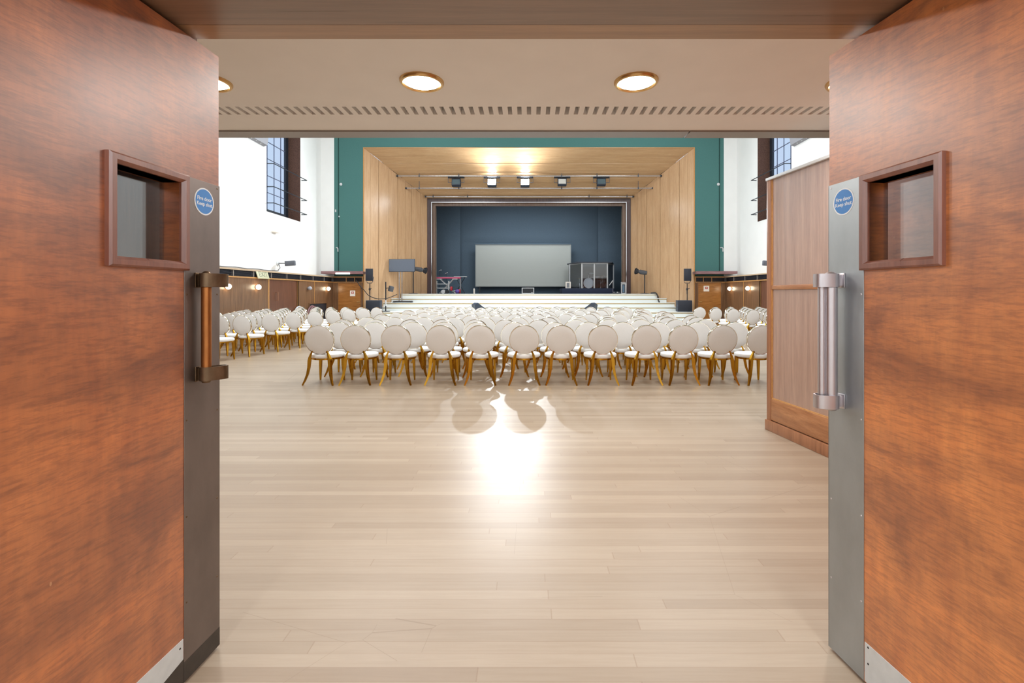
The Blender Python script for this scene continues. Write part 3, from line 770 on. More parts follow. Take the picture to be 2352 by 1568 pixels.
    # letters: reader looks along -n ; right-hand direction = (up x n)
    rgt = Vector((0, 0, 1)).cross(n)
    pos = Vector((ex, ey, 0))+u*su+n*.0034+Vector((0, 0, sz))
    Mt = Matrix(((rgt.x, 0, n.x, pos.x), (rgt.y, 0, n.y, pos.y), (0, 1, 0, pos.z), (0, 0, 0, 1)))
    lettering('lettering', ['Fire door', 'Keep shut'], .0205, Mt, m_signw, sign, 1.0, .0003, .0002)
    # hinges
    m = MB(M)
    for z in (.25, 1.2, 2.15): m.cyl((W+.008, -.01, z-.06), (W+.008, -.01, z+.06), .009, 12)
    m.build('hinges', m_brass, t)
entrance_door(-1); entrance_door(1)

# ------------------------------------------------------------------ downlights
for i, lb in enumerate(('leftmost round downlight half hidden by the left door', 'round downlight left of centre in the soffit',
                        'round downlight right of centre in the soffit', 'rightmost round downlight behind the right door')):
    x = (-2.346, -.782, .782, 2.346)[i]; Yd = 3.497
    t = thing('downlight', lb, 'ceiling light', (x, Yd, ZC-.03), group='soffit downlights')
    MB().lathe([(.132, -.012), (.138, -.022), (.152, -.02), (.16, -.006), (.16, 0), (.132, 0)], 40, Matrix.Translation((x, Yd, ZC))).build('trim_ring', m_downrim, t)
    MB().lathe([(0, -.03), (.06, -.028), (.105, -.02), (.134, -.006), (.134, 0), (0, 0)], 40, Matrix.Translation((x, Yd, ZC))).build('glass_bowl', m_down, t)
    l = bpy.data.lights.new('downlight_beam', 'AREA'); l.shape = 'DISK'; l.size = .25; l.energy = 30; l.color = (1, .96, .92)
    lo = bpy.data.objects.new('downlight_beam', l); COL.objects.link(lo); lo.location = (x, Yd, ZC-.04)

# ------------------------------------------------------------------ chairs
def chair_proto():
    t = thing('banquet_chair', '', 'chair')
    tilt = R(9)
    Mb = Matrix.Translation((0, -.235, .715)) @ Matrix.Rotation(tilt, 4, 'X') @ Matrix.Rotation(R(90), 4, 'X')
    # local Z points to the back of the chair (-Y)
    r = .238
    bk_ = MB().lathe([(0, .034), (r*.5, .033), (r*.85, .028), (r*.97, .018), (r*.985, .0), (r*.97, -.018), (r*.8, -.034), (r*.4, -.044), (0, -.047)], 40, Mb); bk_ = bk_.build('backrest', m_fabric, t)
    MB().lathe([(r*.97, .019), (r*1.0, .021), (r*1.012, .0), (r*1.0, -.021), (r*.97, -.019)], 40, Mb).build('back_rim', m_rim, bk_)
    def outline(k=1.0):
        pts = []
        for i in range(40):
            a = 2*math.pi*i/40; c, s_ = math.cos(a), math.sin(a)
            x = .265*math.copysign(abs(c)**.8, c); y = .255*math.copysign(abs(s_)**.75, s_)
            if y < 0: x *= 1-.36*(min(1, -y/.24))**1.4
            pts.append((x*k, y*k+.015))
        return pts
    m = MB(); rings = []
    for k, z in ((.96, .415), (1.0, .425), (1.015, .445), (1.0, .467), (.93, .479), (.6, .488), (.2, .491)):
        rings.append([m._v((x, y, z)) for x, y in outline(k)])
    m.bm.faces.new(rings[0][::-1]); m.bm.faces.new(rings[-1])
    for A, B in zip(rings, rings[1:]):
        for i in range(40): m.bm.faces.new((A[i], A[(i+1) % 40], B[(i+1) % 40], B[i]))
    m.build('seat', m_seat, t)
    m = MB(); m.prism(outline(.965), 'Z', .388, .416); m.build('seat_frame', m_gold, t)
    for sg in (-1, 1):
        m = MB(); m.tube([(sg*.118, -.232, .535), (sg*.138, -.238, .49), (sg*.158, -.236, .43), (sg*.166, -.232, .385), (sg*.172, -.236, .28), (sg*.188, -.25, .17), (sg*.215, -.275, .075), (sg*.245, -.302, 0)],
                         [.011, .014, .021, .025, .022, .019, .015, .011], 4)
        m.build('rear_leg', m_gold, t)
        m = MB(); m.tube([(sg*.19, .185, .4), (sg*.195, .19, .25), (sg*.2, .198, .1), (sg*.204, .205, 0)], [.021, .019, .015, .011], 4)
        m.build('front_leg', m_gold, t)
    return t
proto = chair_proto(); first = [True]
def place(x, y, rz, label, group):
    o = proto if first[0] else copy_tree(proto); first[0] = False
    o.location = (x, y, 0); o.rotation_euler = (0, 0, rz); o['label'] = label; o['group'] = group
front = [733, 814, 907, 1012, 1103, 1203, 1291, 1385, 1484, 1570, 1660, 1749]
second = [778, 863, 947, 1020, 1094, 1180, 1276, 1353, 1432, 1510, 1602, 1691]
frot = [-3, 2, 2, -1, 0, 2, -2, 1, 3, 2, 2, 4]
rowY = [7.84, 8.6, 9.45, 10.28, 11.1, 11.95, 12.8, 13.65, 14.5, 15.35, 16.2, 17.1, 18.0]
for r_, Y in enumerate(rowY):
    for c in range(12):
        if r_ == 0: x = (front[c]-CX)*7.56/F
        elif r_ == 1: x = (second[c]-CX)*8.32/F
        else: x = -3.42+c*.634+random.uniform(-.05, .05)+(.18*math.sin(r_*2.1))
        rz = R(frot[c]) if r_ == 0 else R(random.uniform(-4, 4))
        row = 'front row' if r_ == 0 else 'last row' if r_ == 12 else ordn(r_)+' row'
        wh = 'leftmost' if c == 0 else 'rightmost' if c == 11 else ordn(c)+' from left'
        place(x, Y+random.uniform(-.03, .03)*(r_ > 0), rz, 'round-backed cream chair, %s in the %s of the centre block' % (wh, row), 'chairs of the centre block')
A11 = R(11)
for i in range(10):
    px, py = -6.72+.168*i, 10.4+.864*i
    if i >= 9: continue
    for j in range(7):
        x = px-j*.60*math.cos(A11); y = py+j*.60*math.sin(A11)+random.uniform(-.03, .03)
        if x < -XD+.42 or y > 20.6: break
        if j > 5: break
        if i == 0 and j > 0: break
        if i == 1 and j > 1: break
        if i == 2 and j > 2: break
        place(x, y, -A11+R(random.uniform(-3, 3)), 'round-backed cream chair, %s from the aisle in the %s row of the left block' % (ordn(j), ordn(i)), 'chairs of the left block')
n = 0
for i in range(5):
    px, py = 6.95-.19*i, 13.9+.95*i
    if i >= 5: continue
    for j in range(6):
        x = px+j*.60*math.cos(A11); y = py+j*.60*math.sin(A11)+random.uniform(-.03, .03)
        if x > XD-.42: break
        if CX+F*(x-.26)/(y-.3) > 1772: break
        place(x, y, A11+R(random.uniform(-3, 3)), 'round-backed cream chair, %s from the aisle in the %s row of the right block' % (ordn(j), ordn(i)), 'chairs of the right block')
        n += 1

# ------------------------------------------------------------------ stage lighting
for i, (Y, y, x0, x1, lb) in enumerate(((24.55, 404, 910, 1521, 'upper front lighting pipe under the maple soffit'), (25.06, 432, 930, 1502, 'middle lighting pipe under the maple soffit'), (26.0, 451.5, 975, 1457, 'lowest rear lighting pipe above the dark stage frame'))):
    z = az(y, Y); a, b = ax(x0, Y)+.05, ax(x1, Y)-.05
    t = thing('lighting_pipe', lb, 'pipe', ((a+b)/2, Y, z), group='lighting pipes')
    MB().cyl((a, Y, z), (b, Y, z), .032, 12).build('tube', m_chrome, t)
    MB().box(a-.03, Y-.045, z-.045, a+.06, Y+.045, z+.045, .01).box(b-.06, Y-.045, z-.045, b+.03, Y+.045, z+.045, .01).build('end_socket', m_blk, t)
    for xx in ((963, 1054, 1290, 1371, 1466) if i < 2 else (995, 1074, 1353, 1440)):
        X = ax(xx, Y); top = zt(Y)+.0
        MB().box(X-.012, Y-.012, z-.05, X+.012, Y+.012, max(z+.06, top)).box(X-.03, Y-.045, z-.05, X+.03, Y+.045, z+.05, .008).build('hanger', m_dgrey, t)
FL = []
for i, (x, y, kind, lb) in enumerate(((1048, 419, 'off', 'unlit stage floodlight at the left end of the row'), (1130, 420, 'on', 'glaring white stage floodlight, left of the lit pair'),
                                      (1206, 420, 'on', 'glaring white stage floodlight, right of the lit pair'), (1291, 418, 'pale', 'stage floodlight with pale lens right of the lit pair'),
                                      (1381, 418, 'off', 'dark stage floodlight at the right end of the row'))):
    Y = 24.75; p = at(x, y, Y); top = zt(Y)
    t = thing('stage_floodlight', lb, 'stage light', (p.x, Y, p.z), group='stage floodlights')
    MB().box(p.x-.42, Y-.1, top-.07, p.x+.42, Y+.12, top-.02, .01).build('mounting_plate', m_blk, t)
    MB().frame((p.x-.42, top-.34, p.x+.42, top-.06), (p.x-.40, top-.32, p.x+.40, top-.08), Y-.08, Y-.05).build('bracket', m_dgrey, t)
    MB().cyl((p.x, Y+.05, top-.05), (p.x, Y+.05, p.z+.12), .025).box(p.x-.22, Y+.02, p.z+.1, p.x+.22, Y+.06, p.z+.14).build('yoke', m_dgrey, t)
    Mh = Matrix.Translation(p) @ Matrix.Rotation(R(-14), 4, 'X')
    MB(Mh).box(-.23, -.1, -.18, .23, .16, .18, .02).build('housing', m_blk2, t)
    if kind == 'on':
        MB(Mh).box(-.2, -.112, -.14, .2, -.1, .15).build('lens', m_flood, t)
        FL.append(p)
    else:
        MB(Mh).box(-.19, -.108, -.14, .19, -.1, .12).build('lens', m_floodoff if kind == 'pale' else plain('dark_lens', lin(60, 84, 92), .2), t)

# ------------------------------------------------------------------ loudspeakers
def rotbox(mb, cx, cy, z0, w, d, h, rz, bev=.02):
    mb.box(-w/2, -d/2, 0, w/2, d/2, h, bev, 2, Matrix.Translation((cx, cy, z0)) @ Matrix.Rotation(rz, 4, 'Z')); return mb
for sg, nm in ((-1, 'left'), (1, 'right')):
    cx, cy, z0 = sg*7.36, 22.76, .583
    rz = -sg*R(8)
    t = thing('subwoofer', 'black subwoofer box on the white step at the %s stage edge' % nm, 'subwoofer', (cx, cy, z0), group='subwoofers')
    w, d, h = .66, .62, .535
    rotbox(MB(), cx, cy, z0, w, d, h, rz).build('cabinet', m_blk2, t)
    Mr = Matrix.Translation((cx, cy, z0)) @ Matrix.Rotation(rz, 4, 'Z')
    MB(Mr).box(-w/2+.02, -d/2-.012, .03, w/2-.02, -d/2, h-.03, .004).build('grille', m_grille, t)
    MB(Mr).box(-sg*(w/2+.002)-.006, -.08, .2, -sg*(w/2+.002)+.006, .08, .32, .003).build('side_handle', m_blk, t)
    # speaker on a pole
    px = ax(849, 22.7) if sg < 0 else ax(1578.5, 22.7); zt2 = z0+h
    t = thing('loudspeaker', 'black loudspeaker on a pole above the %s subwoofer' % nm, 'speaker', (px, 22.7, zt2), group='pole loudspeakers')
    sb, stp = az(645, 22.7), az(617, 22.7)
    MB().cyl((px, 22.72, zt2), (px, 22.72, sb-.12), .019, 12).cyl((px, 22.72, zt2+.3), (px, 22.72, zt2+.55), .026, 12).build('pole', m_blk, t)
    MB().lathe([(.0, -.05), (.045, -.05), (.05, 0), (.035, .06), (0, .06)], 12, Matrix.Translation((px, 22.72, zt2+.52))).cyl((px, 22.72, zt2+.53), (px+.1, 22.66, zt2+.56), .012).build('clamp', m_blk, t)
    MB().tube([(px-.14, 22.7, sb-.03), (px-.1, 22.7, sb-.1), (px+.1, 22.7, sb-.1), (px+.15, 22.7, sb-.02), (px+.19, 22.7, sb+.2)], .015, 8).build('yoke', m_dgrey, t)
    MB(Matrix.Translation((px, 22.7, sb)) @ Matrix.Rotation(-sg*R(12), 4, 'Z')).prism([(-.17, -.14), (.17, -.14), (.12, .16), (-.12, .16)], 'Z', 0, stp-sb).build('cabinet', m_blk2, t)
    MB(Matrix.Translation((px, 22.7, sb)) @ Matrix.Rotation(-sg*R(12), 4, 'Z')).box(-.155, -.152, .02, .155, -.14, stp-sb-.02, .004).build('grille', m_grille, t)
# floor wedges on the wide step
for sg, xm, lb in ((-1, 1099, 'black monitor wedge on the steps, left of centre'), (1, 1357, 'black monitor wedge on the steps, right of centre')):
    X = ax(xm, 22.75)
    t = thing('stage_monitor', lb, 'speaker', (X, 22.8, .583), sg*R(68), 'monitor wedges')
    Mw = Matrix.Translation((X, 22.8, .583)) @ Matrix.Rotation(sg*R(68), 4, 'Z')
    MB(Mw).prism([(-.22, 0), (.3, 0), (.3, .1), (-.12, .42), (-.27, .32)], 'X', -.29, .29).build('cabinet', m_blk2, t)
    gp = [(.245, .165), (.03, .41)]
    m = MB(Mw); m.prism([(.3, .11), (-.1, .415), (-.11, .405), (.29, .1)], 'X', -.26, .26); m.build('grille', m_grille, t)

# ------------------------------------------------------------------ television on its stand
Yt = 24.0
t = thing('television', 'wide flat television on a chrome two pole stand, left of stage', 'television', (ax(920, Yt), Yt+.1, .984))
x0, x1 = ax(889, Yt)+.08, ax(952.5, Yt)+.02; z0, z1 = az(624, Yt), az(594.5, Yt)
Mt = Matrix.Translation(((x0+x1)/2, Yt, 0)) @ Matrix.Rotation(R(-4), 4, 'Z'); hwid = (x1-x0)/2
MB(Mt).box(-hwid, 0, z0, hwid, .06, z1, .006).build('casing', m_blk, t)
MB(Mt).box(-hwid+.012, -.006, z0+.015, hwid-.012, 0, z1-.012).build('screen', m_tv, t)
for xx in (915, 921.5):
    MB().cyl((ax(xx, Yt), Yt+.14, 1.06), (ax(xx, Yt), Yt+.14, z0+.4), .028, 12).build('pole', m_chrome, t)
m = MB(); xc = ax(918, Yt)
m.box(xc-.35, Yt+.06, .99, xc+.62, Yt+.16, 1.06, .01)
m.box(xc-.35, Yt-.05, .985, xc-.27, Yt+.25, 1.03, .01); m.box(xc+.54, Yt-.05, .985, xc+.62, Yt+.25, 1.03, .01)
m.build('base', m_blk, t)
# ------------------------------------------------------------------ theatre lights on stands
def spotstand(px, Yb, z0, lampx0, lampx1, ly, d, lb):
    X = ax(px, Yb); ztop = az(ly, Yb)
    t = thing('spotlight_stand', lb, 'stage light', (X, Yb, z0), group='spotlights on stands')
    MB().cyl((X, Yb, z0+.02), (X, Yb, ztop-.05), .03, 12).build('pole', m_blk, t)
    MB().lathe([(0, 0), (.24, 0), (.24, .02), (.05, .04), (0, .04)], 24, Matrix.Translation((X, Yb, z0))).build('base', m_blk, t)
    a, b = ax(lampx0, Yb), ax(lampx1, Yb); c = Vector(((a+b)/2, Yb-.05, ztop)); Ln = abs(b-a)/2
    Ml = Matrix.Translation(c) @ Matrix.Rotation(d*R(90), 4, 'Y') @ Matrix.Rotation(R(10), 4, 'Y')
    MB(Ml).lathe([(0, -Ln), (.1, -Ln), (.115, -Ln*.6), (.115, Ln*.1), (.09, Ln*.15), (.085, Ln*.45), (.0, Ln*.45)], 20).build('lamp_body', m_dgrey, t)
    MB(Ml).lathe([(.12, Ln*.45), (.14, Ln*.5), (.15, Ln*.95), (.13, Ln*.95), (.1, Ln*.5)], 20).build('lens_hood', m_blk, t)
    m = MB(Ml)
    for k in range(4):
        Mk = Matrix.Rotation(k*R(90), 4, 'Z')
        m.box(.13, -.1, Ln*.55, .25, .1, Ln*.58, 0, 2, Mk @ Matrix.Rotation(R(-20), 4, 'Y'))
    m.build('barn_doors', m_blk, t)
    MB().tube([(X, Yb, ztop-.06), (X, Yb+.02, ztop+.0), (c.x, Yb+.1, ztop+.12)], .016, 8).build('yoke', m_blk, t)
spotstand(949, 25.0, ZST+.006, 953.5, 981.5, 619.5, 1, 'theatre spotlight on a tall stand pointing right beside the television')
spotstand(1481, 25.0, ZST+.006, 1457, 1485, 624.5, -1, 'theatre spotlight on a tall stand pointing left at stage right')
Xl, Yl = ax(886, 22.75), 22.75
t = thing('floor_light', 'small flood lamp clamped on a short black post left of the steps', 'stage light', (Xl, Yl, .583))
MB().cyl((Xl, Yl, .585), (Xl, Yl, az(647, Yl)), .028, 12).build('post', m_blk, t)
MB().cyl((Xl, Yl, az(707, Yl)+.1), (Xl, Yl, az(689, Yl)), .031, 12).build('tape_band', m_lgrey, t)
MB().lathe([(0, 0), (.2, 0), (.2, .02), (0, .03)], 20, Matrix.Translation((Xl, Yl, .583))).build('base', m_blk, t)
MB().cyl((Xl, Yl, az(662, Yl)), (Xl+.16, Yl, az(661, Yl)), .016).build('arm', m_blk, t)
MB(Matrix.Translation((ax(898, Yl), Yl, az(663, Yl))) @ Matrix.Rotation(R(14), 4, 'Y') @ Matrix.Rotation(R(35), 4, 'Z')).box(-.1, -.12, -.13, .1, .12, .13, .03).build('lamp_body', m_dgrey, t)
# cables
def cable(pts, rad, mat, lb, name='cable'):
    P = [Vector(p) for p in pts]; q = []
    for i in range(len(P)-1):
        a, b, c, d = P[max(i-1, 0)], P[i], P[i+1], P[min(i+2, len(P)-1)]
        for k in range(6):
            s_ = k/6
            q.append(.5*((2*b)+(c-a)*s_+(2*a-5*b+4*c-d)*s_*s_+(3*b-a-3*c+d)*s_**3))
    q.append(P[-1])
    return tag(MB().tube(q, rad, 8).build(name, mat), lb, 'cable')
cable([at(818, 642, 22.83), at(828, 658, 22.82), at(836, 666, 22.75), at(848, 679, 22.6), at(868, 686, 22.8), at(890, 684.5, 23.3), at(912, 676, 23.75)], .018, m_blk, 'black cable sagging from the left dado to the television stand')
cable([(ax(1495, 24.8), 24.8, ZST+.04), (ax(1505, 24.66), 24.62, ZST+.045), (ax(1510, 24.5), 24.52, ZST-.08), (ax(1512, 24.4), 24.42, 1.24), (ax(1512, 24.22), 24.2, 1.1), (ax(1514, 23.9), 23.9, 1.02)], .035, m_blk, 'thick black cable over the right end of the top step')

# ------------------------------------------------------------------ keyboards
Yk = 27.3; zs = ZST+.006
xa, xb = ax(1000, Yk), ax(1058, Yk); zk = az(640, Yk)
t = thing('keyboard', 'red keyboard on a metal x stand at stage left', 'keyboard', ((xa+xb)/2, Yk, zs))
MB().box(xa, Yk-.17, zk, xb, Yk+.17, zk+.09, .012).build('body', m_pink, t)
MB().box(xa+.06, Yk-.172, zk+.09, xb-.06, Yk-.04, zk+.098).build('keys', m_lgrey, t)
m = MB()
for yy in (-.14, .14):
    m.tube([(xa+.25, Yk+yy, zs+.02), (xb-.4, Yk+yy, zk-.03)], .02, 8).tube([(xb-.3, Yk+yy, zs+.02), (xa+.3, Yk+yy, zk-.03)], .02, 8)
m.box(xa+.1, Yk-.16, zk-.04, xa+.4, Yk+.16, zk).box(xb-.45, Yk-.16, zk-.04, xb-.15, Yk+.16, zk)
m.build('stand', m_lgrey, t)
m = MB(); m.box(xb-.03, Yk-.16, zs, xb+.01, Yk-.12, zk).box(xb-.03, Yk+.12, zs, xb+.01, Yk+.16, zk); m.build('leg', m_grey, t)
Y2 = 27.95; z2 = az(636.5, Y2)
t = thing('keyboard', 'slim pale keyboard behind the red keyboard', 'keyboard', (ax(1058, Y2), Y2, zs))
MB().box(ax(1043, Y2), Y2-.12, z2, ax(1072.5, Y2), Y2+.12, z2+.05, .01).build('body', m_lgrey, t)
m = MB().tube([(ax(1046, Y2), Y2, zs+.01), (ax(1068, Y2), Y2, z2)], .018, 8).tube([(ax(1068, Y2), Y2+.05, zs+.01), (ax(1046, Y2), Y2+.05, z2)], .018, 8); m.build('stand', m_blk, t)
# white side rack under the keyboards
Y3 = 26.98
t = thing('equipment_rack', 'low white tube rack under the red keyboard', 'rack', (ax(1012, Y3), Y3, zs))
m = MB(); a, b = ax(1003, Y3), ax(1031, Y3)
for xx in (a, b):
    m.box(xx-.02, Y3-.1, zs, xx+.02, Y3-.07, az(645, Y3)).box(xx-.02, Y3+.07, zs, xx+.02, Y3+.1, az(645, Y3))
m.build('upright', m_lgrey, t)
for y in (652, 661.5):
    MB().box(a, Y3-.1, az(y, Y3)-.02, b, Y3+.1, az(y, Y3)+.02).build('shelf', m_lgrey, t)
m = MB()
for q, (x, y) in enumerate(((1007, 647), (1019, 645), (1026, 648), (1013, 658), (1026, 658))):
    p = at(x, y, Y3)
rk = ((1018, 668, 'white drum of cable on the floor under the rack'), (1027, 667, 'black reel standing under the rack'))
for (x, y, lb), mt in zip(rk, (m_lgrey, m_blk)):
    p = at(x, y, Y3-.3); p.z = zs+.11
    tag(MB().lathe([(0, -.07), (.11, -.07), (.11, -.05), (.06, -.04), (.06, .04), (.11, .05), (.11, .07), (0, .07)], 20, Matrix.Translation(p) @ Matrix.Rotation(R(90), 4, 'X') @ Matrix.Rotation(R(0), 4, 'Y')).build('cable_reel', mt), lb, 'cable reel', 'cable reels')
# microphone stands with booms near the keyboards
for (x, yt, lb) in ((1010.5, 621, 'microphone on a slim stand above the red keyboard, left one'), (1025, 627, 'microphone on a slim stand above the red keyboard, right one')):
    Ym = 27.6; X = ax(x, Ym); zt3 = az(yt, Ym)
    t = thing('microphone_stand', lb, 'microphone', (X, Ym, zs), group='microphone stands')
    MB().cyl((X, Ym, zs), (X, Ym, zt3), .011, 8).build('pole', m_blk, t)
    MB().lathe([(0, 0), (.13, 0), (.13, .02), (0, .03)], 20, Matrix.Translation((X, Ym, zs))).build('base', m_blk, t)
    MB().tube([(X-.05, Ym-.05, zt3-.03), (X+.02, Ym-.1, zt3), (X+.1, Ym-.14, zt3+.02)], [.022, .02, .028], 10).build('microphone', m_lgrey, t)
# red folding stool and purple bag
X = ax(1042, 26.9); Y4 = 26.9
t = thing('folding_stool', 'low folding stool with red ends beside the keyboards', 'stool', (X, Y4, zs))
for xx, zz in ((1037, az(662, Y4)), (1055.5, az(668, Y4))):
    MB().box(ax(xx, Y4)-.05, Y4-.15, zz-.13, ax(xx, Y4)+.05, Y4+.15, zz+.1, .02, 2).build('red_pad', m_red, t)
MB().tube([(ax(1037, Y4), Y4, zs+.1), (ax(1046, Y4), Y4, zs+.16), (ax(1056, Y4), Y4, zs+.06)], .04, 8).tube([(ax(1040, Y4), Y4, zs+.01), (ax(1040, Y4), Y4, zs+.16)], .02, 8).tube([(ax(1052, Y4), Y4, zs+.01), (ax(1052, Y4), Y4, zs+.16)], .02, 8).build('frame', m_grey, t)
p = at(1052, 664, 26.9)
tag(MB().sphere((p.x, 26.62, zs+.13), .12, 16, (1, .7, 1)).build('soft_bag', m_purple), 'purple bag on the stage floor by the red pads', 'bag')
# white canister, small combo amplifier
X = ax(1089, 26.0)
t = thing('canister', 'white upright canister on the stage left of the screen', 'canister', (X, 26, zs))
MB().lathe([(0, 0), (.045, 0), (.047, .01), (.047, .25), (.03, .27), (0, .27)], 20, Matrix.Translation((X, 26, zs))).build('body', m_paper, t)
MB().lathe([(0, .27), (.02, .27), (.02, .3), (0, .3)], 14, Matrix.Translation((X, 26, zs))).build('cap', m_lgrey, t)
a, b = ax(1198.5, 25.6), ax(1227, 25.6); z1 = az(660.5, 25.6)
t = thing('combo_amplifier', 'small silver framed amplifier on the stage below the screen', 'amplifier', ((a+b)/2, 25.7, zs))
MB().box(a, 25.62, zs, b, 25.85, z1, .012).build('cabinet', m_dgrey, t)
MB().frame((a, zs, b, z1), (a+.045, zs+.045, b-.045, z1-.04), 25.59, 25.62).build('front_trim', m_lgrey, t)
MB().box(a+.045, 25.605, zs+.045, b-.045, 25.62, z1-.04).build('speaker_cloth', m_blk, t)
MB().box(b-.16, 25.598, zs+.06, b-.08, 25.606, zs+.08).build('badge', m_lgrey, t)
MB().tube([((a+b)/2-.12, 25.73, z1), ((a+b)/2-.1, 25.73, z1+.035), ((a+b)/2+.1, 25.73, z1+.035), ((a+b)/2+.12, 25.73, z1)], .012, 8).build('handle', m_blk, t)
# projection screen
Ys = 29.35
a, b, z0, z1 = ax(1093, Ys), ax(1310.5, Ys), az(657, Ys), az(562.5, Ys)
t = thing('projection_screen', 'large pale grey projection screen on the black stage wall', 'screen', ((a+b)/2, Ys, z0))
MB().box(a, Ys, z0, b, Ys+.03, z1).build('fabric', m_screen, t)
MB().frame((a-.03, z0-.03, b+.03, z1+.03), (a+.02, z0+.02, b-.02, z1-.03), Ys-.02, Ys+.02).build('border', plain('screen_border', lin(150, 154, 152), .5), t)
MB().box(a-.04, Ys-.05, z1+.03, b+.04, Ys+.09, z1+.09, .01).build('roller_case', m_black, t)
m = MB(); m.box(a+.2, Ys+.03, zs, a+.26, Ys+.09, z1).box(b-.26, Ys+.03, zs, b-.2, Ys+.09, z1); m.build('support', m_blk, t)

# ------------------------------------------------------------------ drum booth
Yd0 = 26.75; zp = az(662, Yd0)
a, b = ax(1291, Yd0), ax(1410, Yd0)
tag(MB().box(a, Yd0, zs, b, 29.0, zp, .01).build('drum_riser', plain('riser_carpet', lin(44, 52, 74), .9)), 'low blue black platform under the drum booth', 'platform')
Yc, Yc2 = 27.0, 28.3
zc1 = az(603.5, Yc)
front_l, front_m, front_r = ax(1336.5, Yc), ax(1365, Yc), ax(1395, Yc)
sl, srr = ax(1308.5, Yc2), ax(1409, Yc2)
t = thing('drum_booth', 'clear acrylic drum booth with white posts at stage right', 'drum booth', ((front_l+front_r)/2, 27.6, zp))
posts = [(sl, Yc2), (front_l, Yc), (front_m, Yc), (front_r, Yc), (srr, Yc2)]
zq = zp+.004
for (x, y) in posts: MB().box(x-.035, y-.025, zq, x+.035, y+.025, zc1, .006).build('post', m_lgrey, t)
for (p0, p1) in zip(posts, posts[1:]):
    v = Vector((p1[0]-p0[0], p1[1]-p0[1], 0)); u2 = v.normalized()
    Mq = Matrix(((u2.x, -u2.y, 0, p0[0]), (u2.y, u2.x, 0, p0[1]), (0, 0, 1, 0), (0, 0, 0, 1)))
    MB(Mq).box(.035, -.004, zq+.03, v.length-.035, .004, zc1-.05).build('panel', m_acry, t)
    MB(Mq).box(0, -.02, zc1-.06, v.length, .02, zc1).build('head_rail', m_lgrey, t)
m = MB(); m.prism([(sl-.12, Yc2+.5), (front_l-.3, Yc-.12), (front_r+.25, Yc-.12), (srr+.12, Yc2+.5)], 'Z', zc1, zc1+.06); m.build('roof', m_blk2, t)
m = MB(); m.box(sl-.02, Yc2, zq, sl+.02, Yc2+.45, zc1).box(srr-.02, Yc2, zq, srr+.02, Yc2+.45, zc1).box(sl, Yc2+.43, zq, srr, Yc2+.46, zc1)
m.build('rear_wall', m_dgrey, t)
# drums
Yb = 27.55; X = ax(1351, Yb); zc = az(651, Yb)
t = thing('bass_drum', 'bass drum with pale head facing out of the drum booth', 'drum', (X, Yb, zq), group='drum kit')
Mb = Matrix.Translation((X, Yb, zq+.3)) @ Matrix.Rotation(R(90), 4, 'X')
MB().lathe([(.285, -.2), (.285, .2), (.27, .2), (.27, -.2)], 36, Mb).build('shell', m_drum, t)
MB().lathe([(0, .195), (.275, .195), (.275, .185), (0, .185)], 36, Mb).build('front_head', m_head, t)
MB().lathe([(.272, .19), (.298, .19), (.298, .225), (.272, .225)], 36, Mb).build('hoop', m_lgrey, t)
MB().tube([(X-.25, Yb-.15, zq+.12), (X-.34, Yb-.2, zq+.01)], .012, 8).tube([(X+.25, Yb-.15, zq+.12), (X+.34, Yb-.2, zq+.01)], .012, 8).build('spur', m_chrome, t)
def drum(x, Y, z, r, h, lb, tilt=0):
    X = ax(x, Y)
    t = thing('tom_drum', lb, 'drum', (X, Y, zq), group='drum kit')
    Md = Matrix.Translation((X, Y, z)) @ Matrix.Rotation(R(tilt), 4, 'X')
    MB().lathe([(r, 0), (r, h), (r-.01, h), (r-.01, 0)], 28, Md).build('shell', m_drum, t)
    MB().lathe([(0, h+.002), (r-.004, h+.002), (r-.004, h-.008), (0, h-.008)], 28, Md).build('head', m_head, t)
    MB().lathe([(r, h-.012), (r+.012, h-.012), (r+.012, h+.012), (r, h+.012)], 28, Md).build('hoop', m_chrome, t)
    m = MB()
    for k in range(3):
        an = R(90+120*k); m.tube([(X+r*math.cos(an), Y+r*math.sin(an), z+.1), (X+(r+.05)*math.cos(an), Y+(r+.05)*math.sin(an), zq+.0)], .012, 8)
    m.build('stand', m_chrome, t)
drum(1372, 27.6, zq+.5, .17, .16, 'small black snare drum right of the bass drum', 8)
drum(1387, 27.75, zq+.3, .2, .4, 'black floor tom at the right of the drum booth')
drum(1357, 28.0, zq+.68, .15, .22, 'black rack tom above the bass drum', 18)
def cymbal(x, Y, z, r, lb, tl):
    X = ax(x, Y)
    t = thing('cymbal_stand', lb, 'cymbal', (X, Y, zq), group='cymbals of the kit')
    MB().cyl((X, Y, zq+.3), (X, Y, z+.05), .012, 8).build('pole', m_chrome, t)
    m = MB()
    for k in range(3):
        an = R(30+120*k); m.tube([(X, Y, zq+.35), (X+.24*math.cos(an), Y+.24*math.sin(an), zq+.008)], .01, 8)
    m.build('tripod', m_chrome, t)
    MB().lathe([(0, .03), (.04, .025), (.06, .01), (r, -.012), (r, -.016), (0, .01)], 32, Matrix.Translation((X, Y, z)) @ Matrix.Rotation(R(tl), 4, 'Y')).build('cymbal', m_cym, t)
cymbal(1331, 27.9, az(639, 27.9), .19, 'cymbal on a stand left of the bass drum', 12)
cymbal(1383, 27.35, az(633, 27.35), .19, 'cymbal on a stand in the middle of the drum booth', -12)
cymbal(1392, 28.1, az(636, 28), .2, 'tilted cymbal on a stand at the right of the booth', -30)
